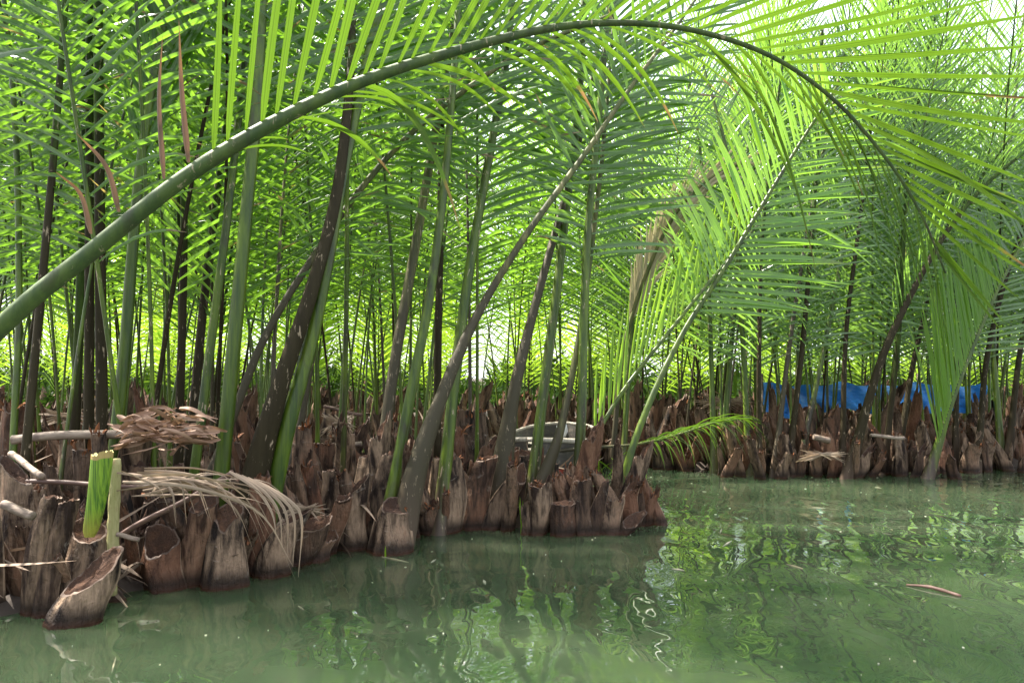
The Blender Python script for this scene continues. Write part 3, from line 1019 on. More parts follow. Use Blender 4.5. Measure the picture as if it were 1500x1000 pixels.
# --- rotten fibrous bases right of the log
root, org = palm(805, 783, 'rotten fibrous bases with a box-cut stump, green stalks with yellow feet behind them')
px_stub(root, org, 788, 784, 30, 792, 716, 34, depth=.8, jag=.06, torn=14, torn_h=.03)
px_stub(root, org, 770, 783, 16, 772, 745, 14, depth=.9, jag=.06)
px_stub(root, org, 822, 785, 36, 828, 738, 36, depth=.8, slant=(0, .4))
px_stub(root, org, 806, 775, 24, 806, 695, 14, depth=.6, pointed=.4)
px_stub(root, org, 828, 770, 34, 828, 700, 26, depth=.6, jag=.04)
px_stub(root, org, 800, 740, 40, 808, 680, 26, depth=.6)
px_frond(root, org, [(782, 690, 5.75), (798, 560, 5.8), (815, 430, 5.9), (830, 300, 6.0), (850, 120, 6.1), (860, -160, 6.3)], (21, 8), M_pet, M_leaf, leaf_from=.5, base_w_px=26, th0=50, length=1.0)
px_frond(root, org, [(800, 690, 5.6), (818, 640, 5.6), (836, 560, 5.65), (852, 470, 5.7), (868, 350, 5.8), (885, 200, 5.9), (905, -60, 6.1)], (34, 8), M_pet_brown, M_leaf,
         rp=([0, .05, .12, .2, .35, 1], [.12, .10, .06, .035, .028, .012]), leaf_from=.45, length=.9)
px_frond(root, org, [(846, 700, 5.6), (852, 600, 5.6), (855, 480, 5.65), (862, 330, 5.7), (882, 120, 5.9), (900, -100, 6.1)], (20, 7), M_pet, M_leaf_blue, leaf_from=.42, base_w_px=26, length=1.0, th0=75)

# --- pointed dark blades at the tip of the clump
root, org = palm(868, 782, 'dark pointed leaf bases with a long bright leaf fanning up right over the water')
px_stub(root, org, 852, 783, 42, 852, 708, 26, depth=.7, jag=.03, torn=5, torn_h=.03)
px_stub(root, org, 872, 783, 34, 886, 706, 10, depth=.5, slant=(.3, .3))
px_stub(root, org, 893, 783, 36, 898, 740, 30, depth=.6, jag=.08)
px_frond(root, org, [(848, 690, 5.9), (872, 640, 5.95), (918, 565, 6.05), (985, 480, 6.2), (1050, 400, 6.4), (1110, 330, 6.6)], (9, 4), M_pet, M_leaf_young,
         leaf_from=.26, length=1.0, width=.036, gap=.075, th0=30, th1=30, droop=.02, sides=(-1,), v_up=5, jit=.6)
# --- straw-yellow folded leaf behind the channel
root, org = palm(930, 668, 'palm behind the inlet with a straw-yellow folded leaf bending right')
px_frond(root, org, [(900, 640, 9.0), (912, 520, 9.0), (940, 420, 9.0), (985, 320, 8.9), (1040, 262, 8.8), (1090, 238, 8.7)], (11, 4), M_pet_brown, M_dry_pale,
         leaf_from=.45, length=.9, width=.04, gap=.05, th0=16, th1=10, droop=.12, v_up=5, jit=.6)
px_frond(root, org, [(915, 640, 9.1), (925, 480, 9.2), (938, 300, 9.4), (950, 80, 9.7)], (11, 4), M_pet, M_leaf, leaf_from=.28, length=.95, width=.036, gap=.08, th0=55)
for k in range(7):
    put_stub(root, random.uniform(-.4, .4), 1.2 + random.uniform(-.3, .4), .02, random.uniform(.9, 1.2), random.uniform(-.6, .6))

# --- pink rounded tips at the very end, with the large leaf that spreads over the channel
root, org = palm(918, 780, 'pinkish rounded stumps at the clump tip below the biggest feathery leaf')
px_stub(root, org, 912, 765, 34, 922, 722, 24, depth=.8, slant=(-.2, .6))
px_stub(root, org, 928, 762, 24, 935, 726, 16, depth=.8, jag=.04)
px_stub(root, org, 912, 782, 34, 930, 760, 26, depth=1.0, slant=(.2, 1.5), ly=-.2)
px_frond(root, org, [(905, 740, 6.0), (925, 660, 6.05), (960, 570, 6.15), (1005, 480, 6.3), (1060, 395, 6.4), (1120, 295, 6.5), (1175, 205, 6.5), (1225, 128, 6.4)], (15, 4), M_pet, M_leaf_fresh,
         leaf_from=.44, length=1.15, width=.050, gap=.064, th0=58, th1=40, droop=.10, v_up=6, side_len=(1.0, .95), jit=.5, base_w_px=18,
         prof=([0, .15, .5, .85, 1], [.7, .95, 1, .85, .5]))

for o_ in [o for o in col.objects if o.get('group') in ('nipa palms along the near shore', 'cut palm stumps at the waterline') and o.location.x > -2.9]:
    for k in range(9):
        put_stub(o_, random.uniform(-.3, .3), random.uniform(.12, .65), .0, random.uniform(.7, 1.05), random.uniform(-.6, .6))

# ------------------------------------------------------------------ the right bank: named ones at the water's edge
RG = 'nipa palms along the right bank'
right = [
    (1112, 700, 'palm at the left corner of the right bank with a yellow streaked foot', [[(1112, 640, 8.3), (1112, 520, 8.3), (1118, 330, 8.4), (1150, 60, 8.6)], [(1140, 640, 8.4), (1160, 480, 8.5), (1190, 300, 8.7), (1240, 60, 9.0)], [(1095, 640, 8.5), (1085, 450, 8.6), (1070, 250, 8.8), (1020, 60, 9.1)]]),
    (1165, 700, 'palm on the right bank in front of the left end of the blue tarp', [[(1160, 640, 8.4), (1178, 480, 8.5), (1195, 260, 8.7), (1205, 40, 9.0)], [(1180, 640, 8.5), (1215, 470, 8.6), (1255, 260, 8.9), (1300, 90, 9.3)]]),
    (1250, 700, 'palm on the right bank with one long dark leaf leaning right across the blue tarp', [[(1255, 650, 8.2), (1290, 530, 8.2), (1335, 430, 8.3), (1390, 335, 8.4), (1450, 265, 8.6), (1530, 200, 8.8)], [(1235, 640, 8.5), (1240, 480, 8.6), (1265, 280, 8.8), (1290, 60, 9.1)]]),
    (1300, 695, 'palm on the right bank standing just right of the long dark leaning leaf', [[(1300, 640, 8.6), (1318, 470, 8.7), (1330, 250, 8.9), (1370, 20, 9.2)], [(1320, 640, 8.8), (1345, 500, 8.9), (1395, 330, 9.1), (1480, 200, 9.4)]]),
    (1365, 700, 'palm on the right bank with a yellow-green fan of joined leaflets', [[(1375, 650, 8.2), (1400, 570, 8.2), (1440, 470, 8.3), (1478, 390, 8.4), (1540, 290, 8.6)]]),
    (1440, 690, 'palm on the right bank between the yellow-green fan and the picture edge', [[(1435, 640, 8.8), (1450, 500, 8.9), (1500, 330, 9.1), (1580, 160, 9.4)], [(1400, 640, 9.0), (1400, 480, 9.1), (1380, 280, 9.3), (1330, 80, 9.6)]]),
    (1495, 688, 'rightmost palm cut by the picture edge on the right bank', [[(1480, 640, 9.0), (1500, 480, 9.1), (1550, 260, 9.3), (1640, 100, 9.6)], [(1465, 640, 9.1), (1455, 480, 9.2), (1470, 300, 9.4), (1500, 20, 9.8)]]),
    (1040, 690, 'palm at the channel mouth behind the drooping green leaf', [[(1045, 640, 8.7), (1040, 480, 8.8), (1030, 260, 9.0), (1000, 60, 9.3)], [(1060, 640, 8.9), (1075, 460, 9.0), (1090, 260, 9.2), (1120, 60, 9.5)]]),
]
for q, (px, py, lab, fr) in enumerate(right):
    root, org = palm(px, py, lab, group=RG)
    for k in range(9):
        xx = px + (k - 4) * 13 + random.uniform(-6, 6)
        b = ground(xx, py + random.uniform(-8, 3)) - org
        put_stub(root, b[0], b[1] + (k % 2) * .15, 0, random.uniform(.75, 1.1), random.uniform(-.5, .5))
    for k in range(4):
        put_stub(root, (k - 1.5) * .2, random.uniform(.35, .6), .05, random.uniform(.9, 1.2), random.uniform(-.6, .6))
    for z, pts in enumerate(fr):
        wide = 20 if (q, z) == (2, 0) else 13 if q == 4 else 11
        px_frond(root, org, pts, (wide, 4), random.choice([M_pet, M_pet_dark, M_pet, M_pet_brown]), M_leaf_blue, leaf_from=random.uniform(.33, .42) if wide > 11 else random.uniform(.22, .34),
                 length=random.uniform(.85, 1.05), width=.036, gap=.08, droop=.12, base_w_px=wide * 2.0, yaw=random.uniform(-35, 35), th0=62)
    if q == 4:   # the folded, hanging young fan
        gr, gl = Geo(), Geo()
        frond(gr, gl, [at(1374, 655, 8.15) - org, at(1402, 565, 8.15) - org, at(1440, 468, 8.25) - org, at(1480, 385, 8.35) - org], (-1, 0, .2), r0=.012, r1=.006,
              leaf_from=0.02, length=1.55, width=.038, gap=.036, th0=20, th1=36, droop=.0, sides=(1,), v_up=14, jit=.7, n=40,
              prof=([0, .3, .7, 1], [.95, 1, .75, .5]))
        o = link('hanging_fan', gl.mesh('hanging_fan', [M_leaf_young]), root)

# ------------------------------------------------------------------ the grove behind: individual palms
placed = []


def try_place(x, y, mind):
    for (a, b) in placed:
        if (a - x) ** 2 + (b - y) ** 2 < mind * mind:
            return False
    placed.append((x, y))
    return True


def grove_palm(x, y, fam, nf, ns, label, group, sub=True):
    root = tag(empty('nipa_palm', (x, y, 0)), label, 'nipa palm', group)
    for k in range(nf):
        a = random.uniform(0, 2 * math.pi)
        rr = random.uniform(.02, .14)
        # the frond leans along its local +Y; turn it so that it leans outwards from the crown's middle
        if random.random() < .88:      # most leaves lean towards or away from the channel
            a = random.choice([1, -1]) * math.pi / 2 + random.uniform(-.4, .4)
        put_frond(root, fam, (math.cos(a) * rr, math.sin(a) * rr, 0), a - math.pi / 2, tilt=random.uniform(-.06, .04), s=random.uniform(.88, 1.1))
    for k in range(ns):
        a = random.uniform(0, 2 * math.pi)
        rr = random.uniform(.12, .42)
        put_stub(root, math.cos(a) * rr, math.sin(a) * rr, .03, random.uniform(.85, 1.25), random.uniform(-.8, .8), sub=sub)
    return root


LEFT_GROUP = 'nipa palms standing in the shade behind the front row'
n_left = 0
cand = [(random.uniform(-6.5, .6), random.uniform(4.3, 11.5)) for _ in range(1500)]
for x, y in sorted(cand, key=lambda c: c[1]):
    if not inside(np.array([x]), np.array([y]))[0] or abs(x) > y * .8 + .6:
        continue
    if edge_dist(x, y) < .75 or not try_place(x, y, .56):
        continue
    grove_palm(x, y, 'left', random.choice([1, 1, 1, 2]), random.choice([4, 5, 6, 7]),
               'slender nipa palm among many alike in the shaded stand behind the front row of stumps', LEFT_GROUP, sub=y < 8.5)
    n_left += 1

n_right = 0
cand = [(random.uniform(-.6, 11), random.uniform(8.6, 13.0)) for _ in range(1500)]
for x, y in sorted(cand, key=lambda c: c[1]):
    if not inside(np.array([x]), np.array([y]))[0] or x > y * .8 + .6:
        continue
    if edge_dist(x, y) < (.35 if x > 6.0 or x < 1.3 else .8) or not try_place(x, y, .7):
        continue
    grove_palm(x, y, 'right' if x > 1.2 else 'left', random.choice([1, 2, 2, 3]), random.choice([7, 8, 9]),
               'nipa palm crowded behind the water edge of the right bank among many alike', 'nipa palms crowded on the right bank', sub=y < 10)
    n_right += 1

for (x, y, lab) in ((1.42, 9.6, 'dark stumps at the inlet corner behind the fallen green leaf'), (1.85, 9.0, 'dark stumps on the mud point right under the fallen green leaf'), (1.2, 10.3, 'dark stumps at the far side of the inlet beside the boat')):
    o_ = tag(empty('palm_stump', (x, y, 0)), lab, 'palm stump', 'cut palm stumps at the inlet')
    for k in range(9):
        put_stub(o_, random.uniform(-.28, .30), random.uniform(-.28, .35), -.02, random.uniform(.8, 1.1), random.uniform(-.6, .6))

# the palms nearest behind each named one are told apart by it
LAND = [(60, 'the ridged brown bases at far left'), (150, 'the pair of tall black stalks'), (185, 'the olive green curving stalk'), (236, 'the charred hollow stump'),
        (322, 'the broad pale notched stump'), (372, 'the very thick charcoal stalk'), (445, 'the low stumps with a pink mouth'), (512, 'the squarish sliced stump'),
        (575, 'the long weathered slanting stalk'), (648, 'the broad flat-fronted stump'), (688, 'the curved grey-edged base'), (740, 'the hollow log-like stump'),
        (805, 'the rotten box-cut stump'), (868, 'the dark pointed bases'), (930, 'the straw-yellow folded leaf')]
LAND_R = [(1040, 'the drooping green leaf at the channel mouth'), (1112, 'the yellow streaked foot at the bank corner'), (1165, 'the left end of the blue tarp'), (1250, 'the long dark leaf crossing the tarp'),
          (1305, 'the palm right of the long dark leaf'), (1365, 'the hanging yellow-green fan'), (1440, 'the palm right of the hanging fan'), (1495, 'the rightmost bank palm')]
for grp, land in ((LEFT_GROUP, LAND), ('nipa palms crowded on the right bank', LAND_R)):
    row = sorted([o for o in col.objects if o.get('group') == grp], key=lambda o: o.location.y)
    cnt = {}
    for o in row:
        px = 750 + F * o.location.x / (o.location.y * math.cos(PITCH))
        if px < 0 or px > 1500:
            continue
        name_ = min(land, key=lambda q: abs(q[0] - px))[1]
        cnt[name_] = cnt.get(name_, 0) + 1
        if cnt[name_] <= 4:
            o['label'] = '%s nipa palm back behind %s' % (('nearest', 'second', 'third', 'fourth')[cnt[name_] - 1], name_)

# farther palms: one mesh each (bases, stalks and leaflets too small to tell apart)
FARM = [M_bark, M_cut, M_torn, M_pet, M_pet_dark, M_leaf_far]


def mat4(loc, az, tilt=0, s=1.0):
    M = Matrix.Translation(loc) @ Matrix.Rotation(az, 4, 'Z') @ Matrix.Rotation(tilt, 4, 'X') @ Matrix.Diagonal((s, s, s, 1))
    return np.array(M)


FAR_GEO, FAR = [], []
for k in range(9):
    gg = Geo()
    for _ in range(random.choice([2, 2, 3])):
        a = random.uniform(0, 6.28) if random.random() < .12 else random.choice([1, -1]) * math.pi / 2 + random.uniform(-.4, .4)
        L = random.choice(LIB_FROND['far'])
        M = mat4((math.cos(a) * .12, math.sin(a) * .12, 0), a - math.pi / 2, random.uniform(-.06, .04), random.uniform(.85, 1.1))
        gg.merge(L[2], M, 3 if random.random() < .7 else 4)
        gg.merge(L[3], M, 5)
    for _ in range(5):
        a = random.uniform(0, 6.28)
        L = random.choice(LIB_STUB)
        M = mat4((math.cos(a) * .35, math.sin(a) * .35, .03), random.uniform(-.8, .8), random.uniform(-.1, .1), random.uniform(1.0, 1.4))
        gg.merge(L[3], M, 0)
        gg.merge(L[4], M, 1)
        if L[5]:
            gg.merge(L[5], M, 2)
    FAR_GEO.append(gg)
    FAR.append(gg.mesh('nipa_palm', FARM))

far_spots = []
for _ in range(4000):
    y = 11.5 + (random.random() ** .8) * 13
    x = random.uniform(-.78, .78) * y
    if abs(x) > y * .74 + .5 or not inside(np.array([x]), np.array([y]))[0]:
        continue
    if y < 13 and x > -.6:
        continue
    if try_place(x, y, 1.2 + (y - 11) * .07):
        far_spots.append((x, y))
far_spots.sort(key=lambda c: c[1])
for k, (x, y) in enumerate(far_spots[:185]):
    o = link('nipa_palm', FAR[k % len(FAR)])
    o.location = (x, y, 0)
    o.rotation_euler = (0, 0, random.choice([0, math.pi]) + random.uniform(-.35, .35))
    s = random.uniform(.9, 1.12)
    o.scale = (s, s, s)
    tag(o, 'distant nipa palm glowing yellow-green deep in the grove among many alike', 'nipa palm', 'distant nipa palms deep in the grove')

# the far edge of the grove reads as one mass
gg = Geo()
for (x, y) in far_spots[185:] + [(random.uniform(-.85, .85) * yy, yy) for yy in np.linspace(24, 34, 26)]:
    gg.merge(random.choice(FAR_GEO), mat4((x, y, 0), random.uniform(0, 6.28), 0, random.uniform(.9, 1.2)))
tag(link('palm_grove', gg.mesh('palm_grove', FARM)), 'far mass of palms closing the back of the grove', 'palm grove', kind='stuff')
print('PALMS', n_left, n_right, len(far_spots))


# ------------------------------------------------------------------ loose things
def ribbon(g, P, wd, W=(0, 0, 1), fold=.3, n=16, r=None, taper=True, twist=0.0):
    """A strip of leaf along the spline P."""
    C, L = spline(P, n)
    T = tangents(C)
    W = np.broadcast_to(np.asarray(W, float), C.shape)
    W = unit(W - (W * T).sum(1, keepdims=True) * T)
    N = np.cross(T, W)
    a = (twist * np.linspace(0, 1, n))[:, None]
    W, N = W * np.cos(a) + N * np.sin(a), N * np.cos(a) - W * np.sin(a)
    t = np.linspace(0, 1, n)
    hw = (wd / 2 * (np.interp(t, [0, .1, .6, 1], [.5, 1, .8, .08]) if taper else np.ones(n)))[:, None]
    V = np.stack([C - W * hw, C + N * hw * fold, C + W * hw], 1)
    uv = np.stack(np.broadcast_arrays(np.array([0, .5, 1.])[None], t[:, None] * .55), -1)
    a = np.arange(n - 1)[:, None] * 3 + np.arange(2)[None]
    g.add(V, np.stack([a, a + 1, a + 4, a + 3], -1), uv, random.random() if r is None else r)


def pole(name, pts, wpx, mat, label, cat, group=None, taper=1.0, seg=10, jit=.03, n=20):
    Q = [at(*p) for p in pts]
    C, L = spline(Q, n)
    C[:, 2] += .008 * L * np.sin(np.linspace(0, 7, n))
    r0 = wpx / 2 * pts[0][2] / F
    g = Geo()
    org = C[0].copy()
    tube(g, C - org, np.linspace(r0, r0 * taper, n), np.linspace(r0, r0 * taper, n), np.array([0, 0, 1.0]) if abs(C[-1][2] - C[0][2]) < .8 * L else np.array([1.0, 0, 0]), seg=seg, r=random.random(), jit=jit)
    o = link(name, g.mesh(name, [mat]))
    o.location = org
    return tag(o, label, cat, group)


# cut green stalk standing on the oval stump
Y = 3.42
B, Tp = at(131, 786, Y), at(150, 664, Y - .02)
g = Geo()
n = 14
C, _ = spline([B, (B + Tp) / 2 + np.array([.008, 0, 0]), Tp], n)
th = np.linspace(0, 2 * np.pi, 28, endpoint=False)
rad = np.interp(np.linspace(0, 1, n), [0, .1, .6, 1], [.022, .036, .046, .048])
V = C[:, None] - B + np.stack([np.cos(th)[None] * rad[:, None] * (1 + .05 * np.sin(th * 9)), np.sin(th)[None] * rad[:, None] * .6, np.zeros((n, 28))], -1)
V[-1, :, 2] += rng.uniform(-.012, .014, 28) + .012 * np.cos(th)
i = np.arange(n - 1)[:, None] * 28
j = np.arange(28)[None]
g.add(V, np.stack([i + j, i + (j + 1) % 28, i + 28 + (j + 1) % 28, i + 28 + j], -1), np.stack(np.broadcast_arrays(th[None] / 6.28, np.linspace(0, 1, n)[:, None]), -1), .6)
M_cutgreen = rough_mat('fresh_green_stalk', simple_build((.05, .13, .010), (.17, .29, .02), 3, (22, 22, .5), c3=(.14, .15, .04)), rough=.5, bump=.9, dist=.008, spec=.5)
def green_stalk_build(t, tc):
    uv = N_(t, 'ShaderNodeSeparateXYZ')
    t.links.new(tc.outputs['UV'], uv.inputs[0])
    n1 = noise_(t, tc.outputs['Object'], 1, 4, .6, .1, (90, 60, 2.5))
    n2 = noise_(t, tc.outputs['Object'], 22, 4, .6)
    c = mix_(t, ramp_(t, n1, [(.38, .0), (.62, 1.0)]), (.035, .10, .008), (.19, .31, .022))
    c = mix_(t, ramp_(t, uv.outputs[1], [(.0, .9), (.35, .0)]), c, (.30, .26, .04))
    c = mix_(t, ramp_(t, math_(t, 'ADD', uv.outputs[1], math_(t, 'MULTIPLY', n2, .12)), [(.99, .0), (1.06, .9)]), c, (.38, .26, .10))
    c = mix_(t, ramp_(t, n2, [(.62, .0), (.70, .8)]), c, (.12, .08, .03))
    return c, n1, None


M_cutgreen = rough_mat('fresh_green_stalk', green_stalk_build, rough=.5, bump=1.0, dist=.01, spec=.35)
M_straw = rough_mat('fresh_straw_cut', simple_build((.26, .25, .09), (.52, .45, .24), 3, (40, 40, 1.0), c3=(.20, .10, .045)), rough=.7, bump=1.0, dist=.008)
M_strawtop = rough_mat('green_cut_end', simple_build((.30, .30, .10), (.52, .46, .22), 40, (1, 1, 1)), rough=.8, bump=.6)
o = link('cut_green_stalk', g.mesh('cut_green_stalk', [M_cutgreen]))
o.location = B
tag(o, 'short bright green stalk cut off, standing on the oval brown stump', 'cut stalk')
g = Geo()
top = V[-1]
ctr = top.mean(0)
rg = np.array([ctr + (top - ctr) * k + np.array([0, 0, -dz]) for k, dz in ((1, 0), (.85, .006), (.5, .012), (.02, .012))])
i = np.arange(3)[:, None] * 28
g.add(rg, np.stack([i + j, i + (j + 1) % 28, i + 28 + (j + 1) % 28, i + 28 + j], -1))
link('cut_end', g.mesh('cut_end', [M_strawtop]), o)

pole('split_pale_stalk', [(169, 672, 3.62), (167, 760, 3.64), (163, 872, 3.66)], 15, M_straw, 'upright pale yellow split stalk beside the bright green cut stalk', 'cut stalk', jit=.12)
pole('fallen_pole', [(18, 644, 4.15), (140, 636, 4.2), (280, 630, 4.3)], 13, M_wood, 'long greyish pole lying level across the stumps left of the crumpled leaves', 'pole', 'dead poles and sticks on the stumps', seg=14)
pole('fallen_pole', [(5, 738, 3.35), (48, 756, 3.3)], 13, M_wood, 'short pale grey log poking in from the left edge', 'pole', 'dead poles and sticks on the stumps')
pole('fallen_stick', [(22, 705, 3.8), (150, 710, 3.85), (285, 712, 3.9)], 7, M_wood_dk, 'thin dark brown stick lying level below the long grey pole', 'stick', 'dead poles and sticks on the stumps')
pole('fallen_stick', [(16, 664, 4.0), (62, 698, 3.8)], 9, M_wood, 'short pale stick slanting down under the left end of the grey pole', 'stick', 'dead poles and sticks on the stumps')
pole('fallen_stick', [(168, 800, 3.7), (180, 782, 3.7), (265, 735, 3.75), (342, 692, 3.8)], 8, M_wood_dk, 'dark stem of the dry leaf slanting up to the right', 'stick', 'dead poles and sticks on the stumps')
pole('fallen_stick', [(172, 782, 3.62), (203, 790, 3.6)], 7, M_wood, 'little broken stick end right of the pale split stalk', 'stick', 'dead poles and sticks on the stumps')
pole('fallen_stick', [(450, 655, 6.2), (530, 650, 6.2)], 7, M_wood, 'pale stick lying between tall grey bases behind the square stump', 'stick', 'dead poles and sticks on the stumps')
pole('fallen_stick', [(475, 595, 7.2), (530, 608, 7.0)], 5, M_wood_dk, 'dark stick tilted behind the square stump', 'stick', 'dead poles and sticks on the stumps')
pole('fallen_stick', [(1275, 637, 8.3), (1325, 642, 8.25)], 5, M_wood, 'pale stick lying on the bank stumps right of the long dark leaf', 'stick', 'dead poles and sticks on the stumps')
pole('fallen_stick', [(1192, 640, 8.2), (1215, 645, 8.2)], 9, M_wood, 'stubby pale stick above the straw heap on the right bank', 'stick', 'dead poles and sticks on the stumps')

# dry leaf spilling over the stumps
g = Geo()
for k in range(24):
    a = random.random()
    Y = 3.6 + random.uniform(-.10, .12)
    x0, y0 = random.uniform(168, 240), random.uniform(684, 730)
    xe, ye = random.choice([(random.uniform(370, 440), random.uniform(740, 850)), (random.uniform(300, 380), random.uniform(690, 780)), (random.uniform(390, 436), random.uniform(760, 845)), (random.uniform(240, 300), random.uniform(730, 770))])
    P = [at(x0, y0, Y), at(x0 + (xe - x0) * .4, 688 + 26 * a + (y0 - 700) * .4, Y - .03), at(x0 + (xe - x0) * .8, 700 + 30 * a + (ye - 760) * .35, Y - .06), at(xe, ye, Y - .05)]
    ribbon(g, P, random.uniform(.008, .020), W=(random.uniform(-.6, .6), random.uniform(-.8, .8), 1), twist=random.uniform(-2.2, 2.2), fold=.5)
for k in range(5):
    P = [at(336 + 9 * k, 690 + 3 * k, 3.62), at(375 + 12 * k, 716 + 4 * k, 3.58), at(398 + 11 * k, 750 + 3 * k, 3.57), at(405 + 8 * k, 785 + 15 * k, 3.57)]
    ribbon(g, P, .017, W=(.2, .6, 1), twist=.5, fold=.5)
o = link('dry_palm_leaf', g.mesh('dry_palm_leaf', [M_dry]))
tag(o, 'long straw-coloured dead leaf draped over the stumps with strips hanging to the water', 'dead leaf')

# crumpled pinkish brown leaf
g = Geo()
M_crump = leaf_mat('crumpled_leaf', (.24, .13, .08), (.46, .30, .21), (.3, .18, .1), brown=.1, mixf=.15, rough=.6, gloss=.3)
for k in range(70):
    c = np.array([random.uniform(190, 298), random.gauss(632, 13)])
    Y = 4.05 + random.uniform(-.1, .15)
    d = np.array([random.choice([-1, 1]) * random.uniform(12, 38), random.uniform(-1, 1) * 12])
    P = [at(*(c - d), Y), at(*(c + np.array([random.uniform(-8, 8), random.uniform(-10, 6)])), Y - .05), at(*(c + d), Y + random.uniform(-.05, .05))]
    ribbon(g, P, random.uniform(.012, .045), W=unit(rng.normal(0, 1, 3)), twist=random.uniform(-3, 3), fold=.9, n=10)
o = link('crumpled_leaf', g.mesh('crumpled_leaf', [M_crump]))
tag(o, 'crumpled pinkish brown dead leaf heaped beside the olive green stalk', 'dead leaf')

# dry fans of narrow straw
def straw_fan(px, py, Y, n_, wpx, hpx, label, ang=0.0, mat=None):
    g = Geo()
    for k in range(n_):
        a = random.uniform(-.35, .35) + ang
        x0 = px + random.uniform(-.15, .15) * wpx
        l = random.uniform(.5, 1) * wpx / 2
        P = [at(x0 - l * math.cos(a), py + l * math.sin(a) * .5 + random.uniform(-hpx, hpx) / 2, Y + random.uniform(-.1, .1)), at(x0, py - 3, Y), at(x0 + l * math.cos(a), py + l * math.sin(a) * .5 + random.uniform(-hpx, hpx) / 2, Y + random.uniform(-.1, .1))]
        ribbon(g, P, random.uniform(.010, .022), W=(0, random.uniform(-.6, .6), 1), n=8)
    o = link('dry_leaf_heap', g.mesh('dry_leaf_heap', [mat or M_dry]))
    return tag(o, label, 'dead leaf', 'heaps of dead leaf strips')


straw_fan(447, 748, 4.25, 22, 60, 24, 'flat fan of dry strips above the low broken stumps with the pink mouth')
straw_fan(372, 600, 7.0, 40, 100, 22, 'pale heap of dry strips behind the very thick charcoal stalk')
straw_fan(105, 612, 5.2, 24, 90, 26, 'dry strips scattered left of the tall black pair')
straw_fan(500, 622, 6.8, 30, 50, 40, 'hanging dry strips behind the tall thin grey bases')
straw_fan(1205, 668, 8.05, 26, 66, 16, 'straw heap on the waterline stumps below the blue tarp')
straw_fan(1065, 590, 10.5, 26, 90, 30, 'pale strips fanned on the stumps behind the drooping green leaf')

# drooping green leaf on a fallen pole over the channel
org = at(742, 668, 8.0)
o_ = tag(empty('fallen_green_leaf', org), 'fallen green palm leaf drooping from its bare pole over the channel', 'fallen leaf')
gr, gl = Geo(), Geo()
P = [at(*p) - org for p in ((742, 668, 8.0), (860, 656, 8.05), (935, 650, 8.1), (1000, 634, 8.15), (1050, 618, 8.2), (1095, 612, 8.3))]
frond(gr, gl, P, (0, -1, .15), r0=.03, r1=.008, leaf_from=.52, length=.70, width=.026, gap=.04, th0=45, th1=14, v_up=25, droop=.75, nseg=9, n=50, jit=1.4, seg=10)
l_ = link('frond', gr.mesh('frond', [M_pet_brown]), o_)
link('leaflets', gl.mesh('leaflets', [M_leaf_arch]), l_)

# wooden boat in the inlet
bc = np.array([.48, 9.35, 0])
ax = unit(np.array([.20, 1.0, 0]))
sx_ = np.array([ax[1], -ax[0], 0])
Lb, Wb, Hb = 2.9, .58, .34
ns, nr = 19, 9
def hull(off, top, bottom):
    V = []
    for q in np.linspace(-1, 1, ns):
        hw = Wb * (1 - abs(q) ** 3.2) ** .55 * (1 - off / Wb) + .03
        hz = top + .10 * q * q
        row = []
        for c in np.linspace(-1, 1, nr):
            row.append(bc + ax * q * (Lb / 2 - off) + sx_ * hw * math.copysign(abs(c) ** .7, c) + np.array([0, 0, bottom + (hz - bottom) * abs(c) ** 2.6]))
        V.append(row)
    return np.array(V)
def grid_faces(a, b):
    i = np.arange(a - 1)[:, None] * b + np.arange(b - 1)[None]
    return np.stack([i, i + 1, i + b + 1, i + b], -1)
M_hull = rough_mat('boat_hull_paint', simple_build((.03, .028, .026), (.10, .085, .07), 6, (1, 1, 6), c3=(.16, .13, .10)), rough=.6, bump=.3)
M_hullred = rough_mat('boat_red_paint', simple_build((.20, .03, .02), (.32, .07, .04), 6), rough=.55, bump=.3)
M_rim = rough_mat('boat_rim_wood', simple_build((.20, .17, .13), (.46, .41, .34), 6), rough=.6, bump=.3)
o_ = tag(empty('rowing_boat', bc), 'low dark wooden rowing boat with a pale rim half hidden in the inlet', 'boat')
g = Geo()
g.add(hull(0, Hb, -.12) - bc, grid_faces(ns, nr))
g.add(hull(.03, Hb - .002, -.06) - bc, grid_faces(ns, nr)[..., ::-1])
link('hull', g.mesh('hull', [M_hull]), o_)
Hh = hull(0, Hb, -.12) - bc
g = Geo()
band = np.stack([Hh[:, 0] * [1, 1, .25] + [0, 0, .0], Hh[:, 0] * [1, 1, .62]], 1)
for side_ in (0, -1):
    e = Hh[:, side_].copy()
    e[:, :2] *= 1.012
    lo, hi_ = e.copy(), e.copy()
    lo[:, 2] = .03
    hi_[:, 2] = .13
    lo[:, :2] *= .97
    g.add(np.stack([lo, hi_], 1), grid_faces(ns, 2))
link('paint_band', g.mesh('paint_band', [M_hullred]), o_)
g = Geo()
ringp = np.vstack([Hh[:, 0], Hh[::-1, -1], Hh[:1, 0]])
tube(g, ringp + [0, 0, .012], .026, .022, np.array([0, 0, 1.0]), seg=8)
link('rim', g.mesh('rim', [M_rim]), o_)
for q in (-.45, .1, .6):
    g = Geo()
    hw = Wb * (1 - abs(q) ** 3.2) ** .55 * .93
    c0 = ax * q * Lb / 2 + np.array([0, 0, Hb - .07])
    tube(g, np.array([c0 - sx_ * hw, c0, c0 + sx_ * hw]), .10, .012, ax, seg=8)
    link('thwart', g.mesh('thwart', [M_rim]), o_)
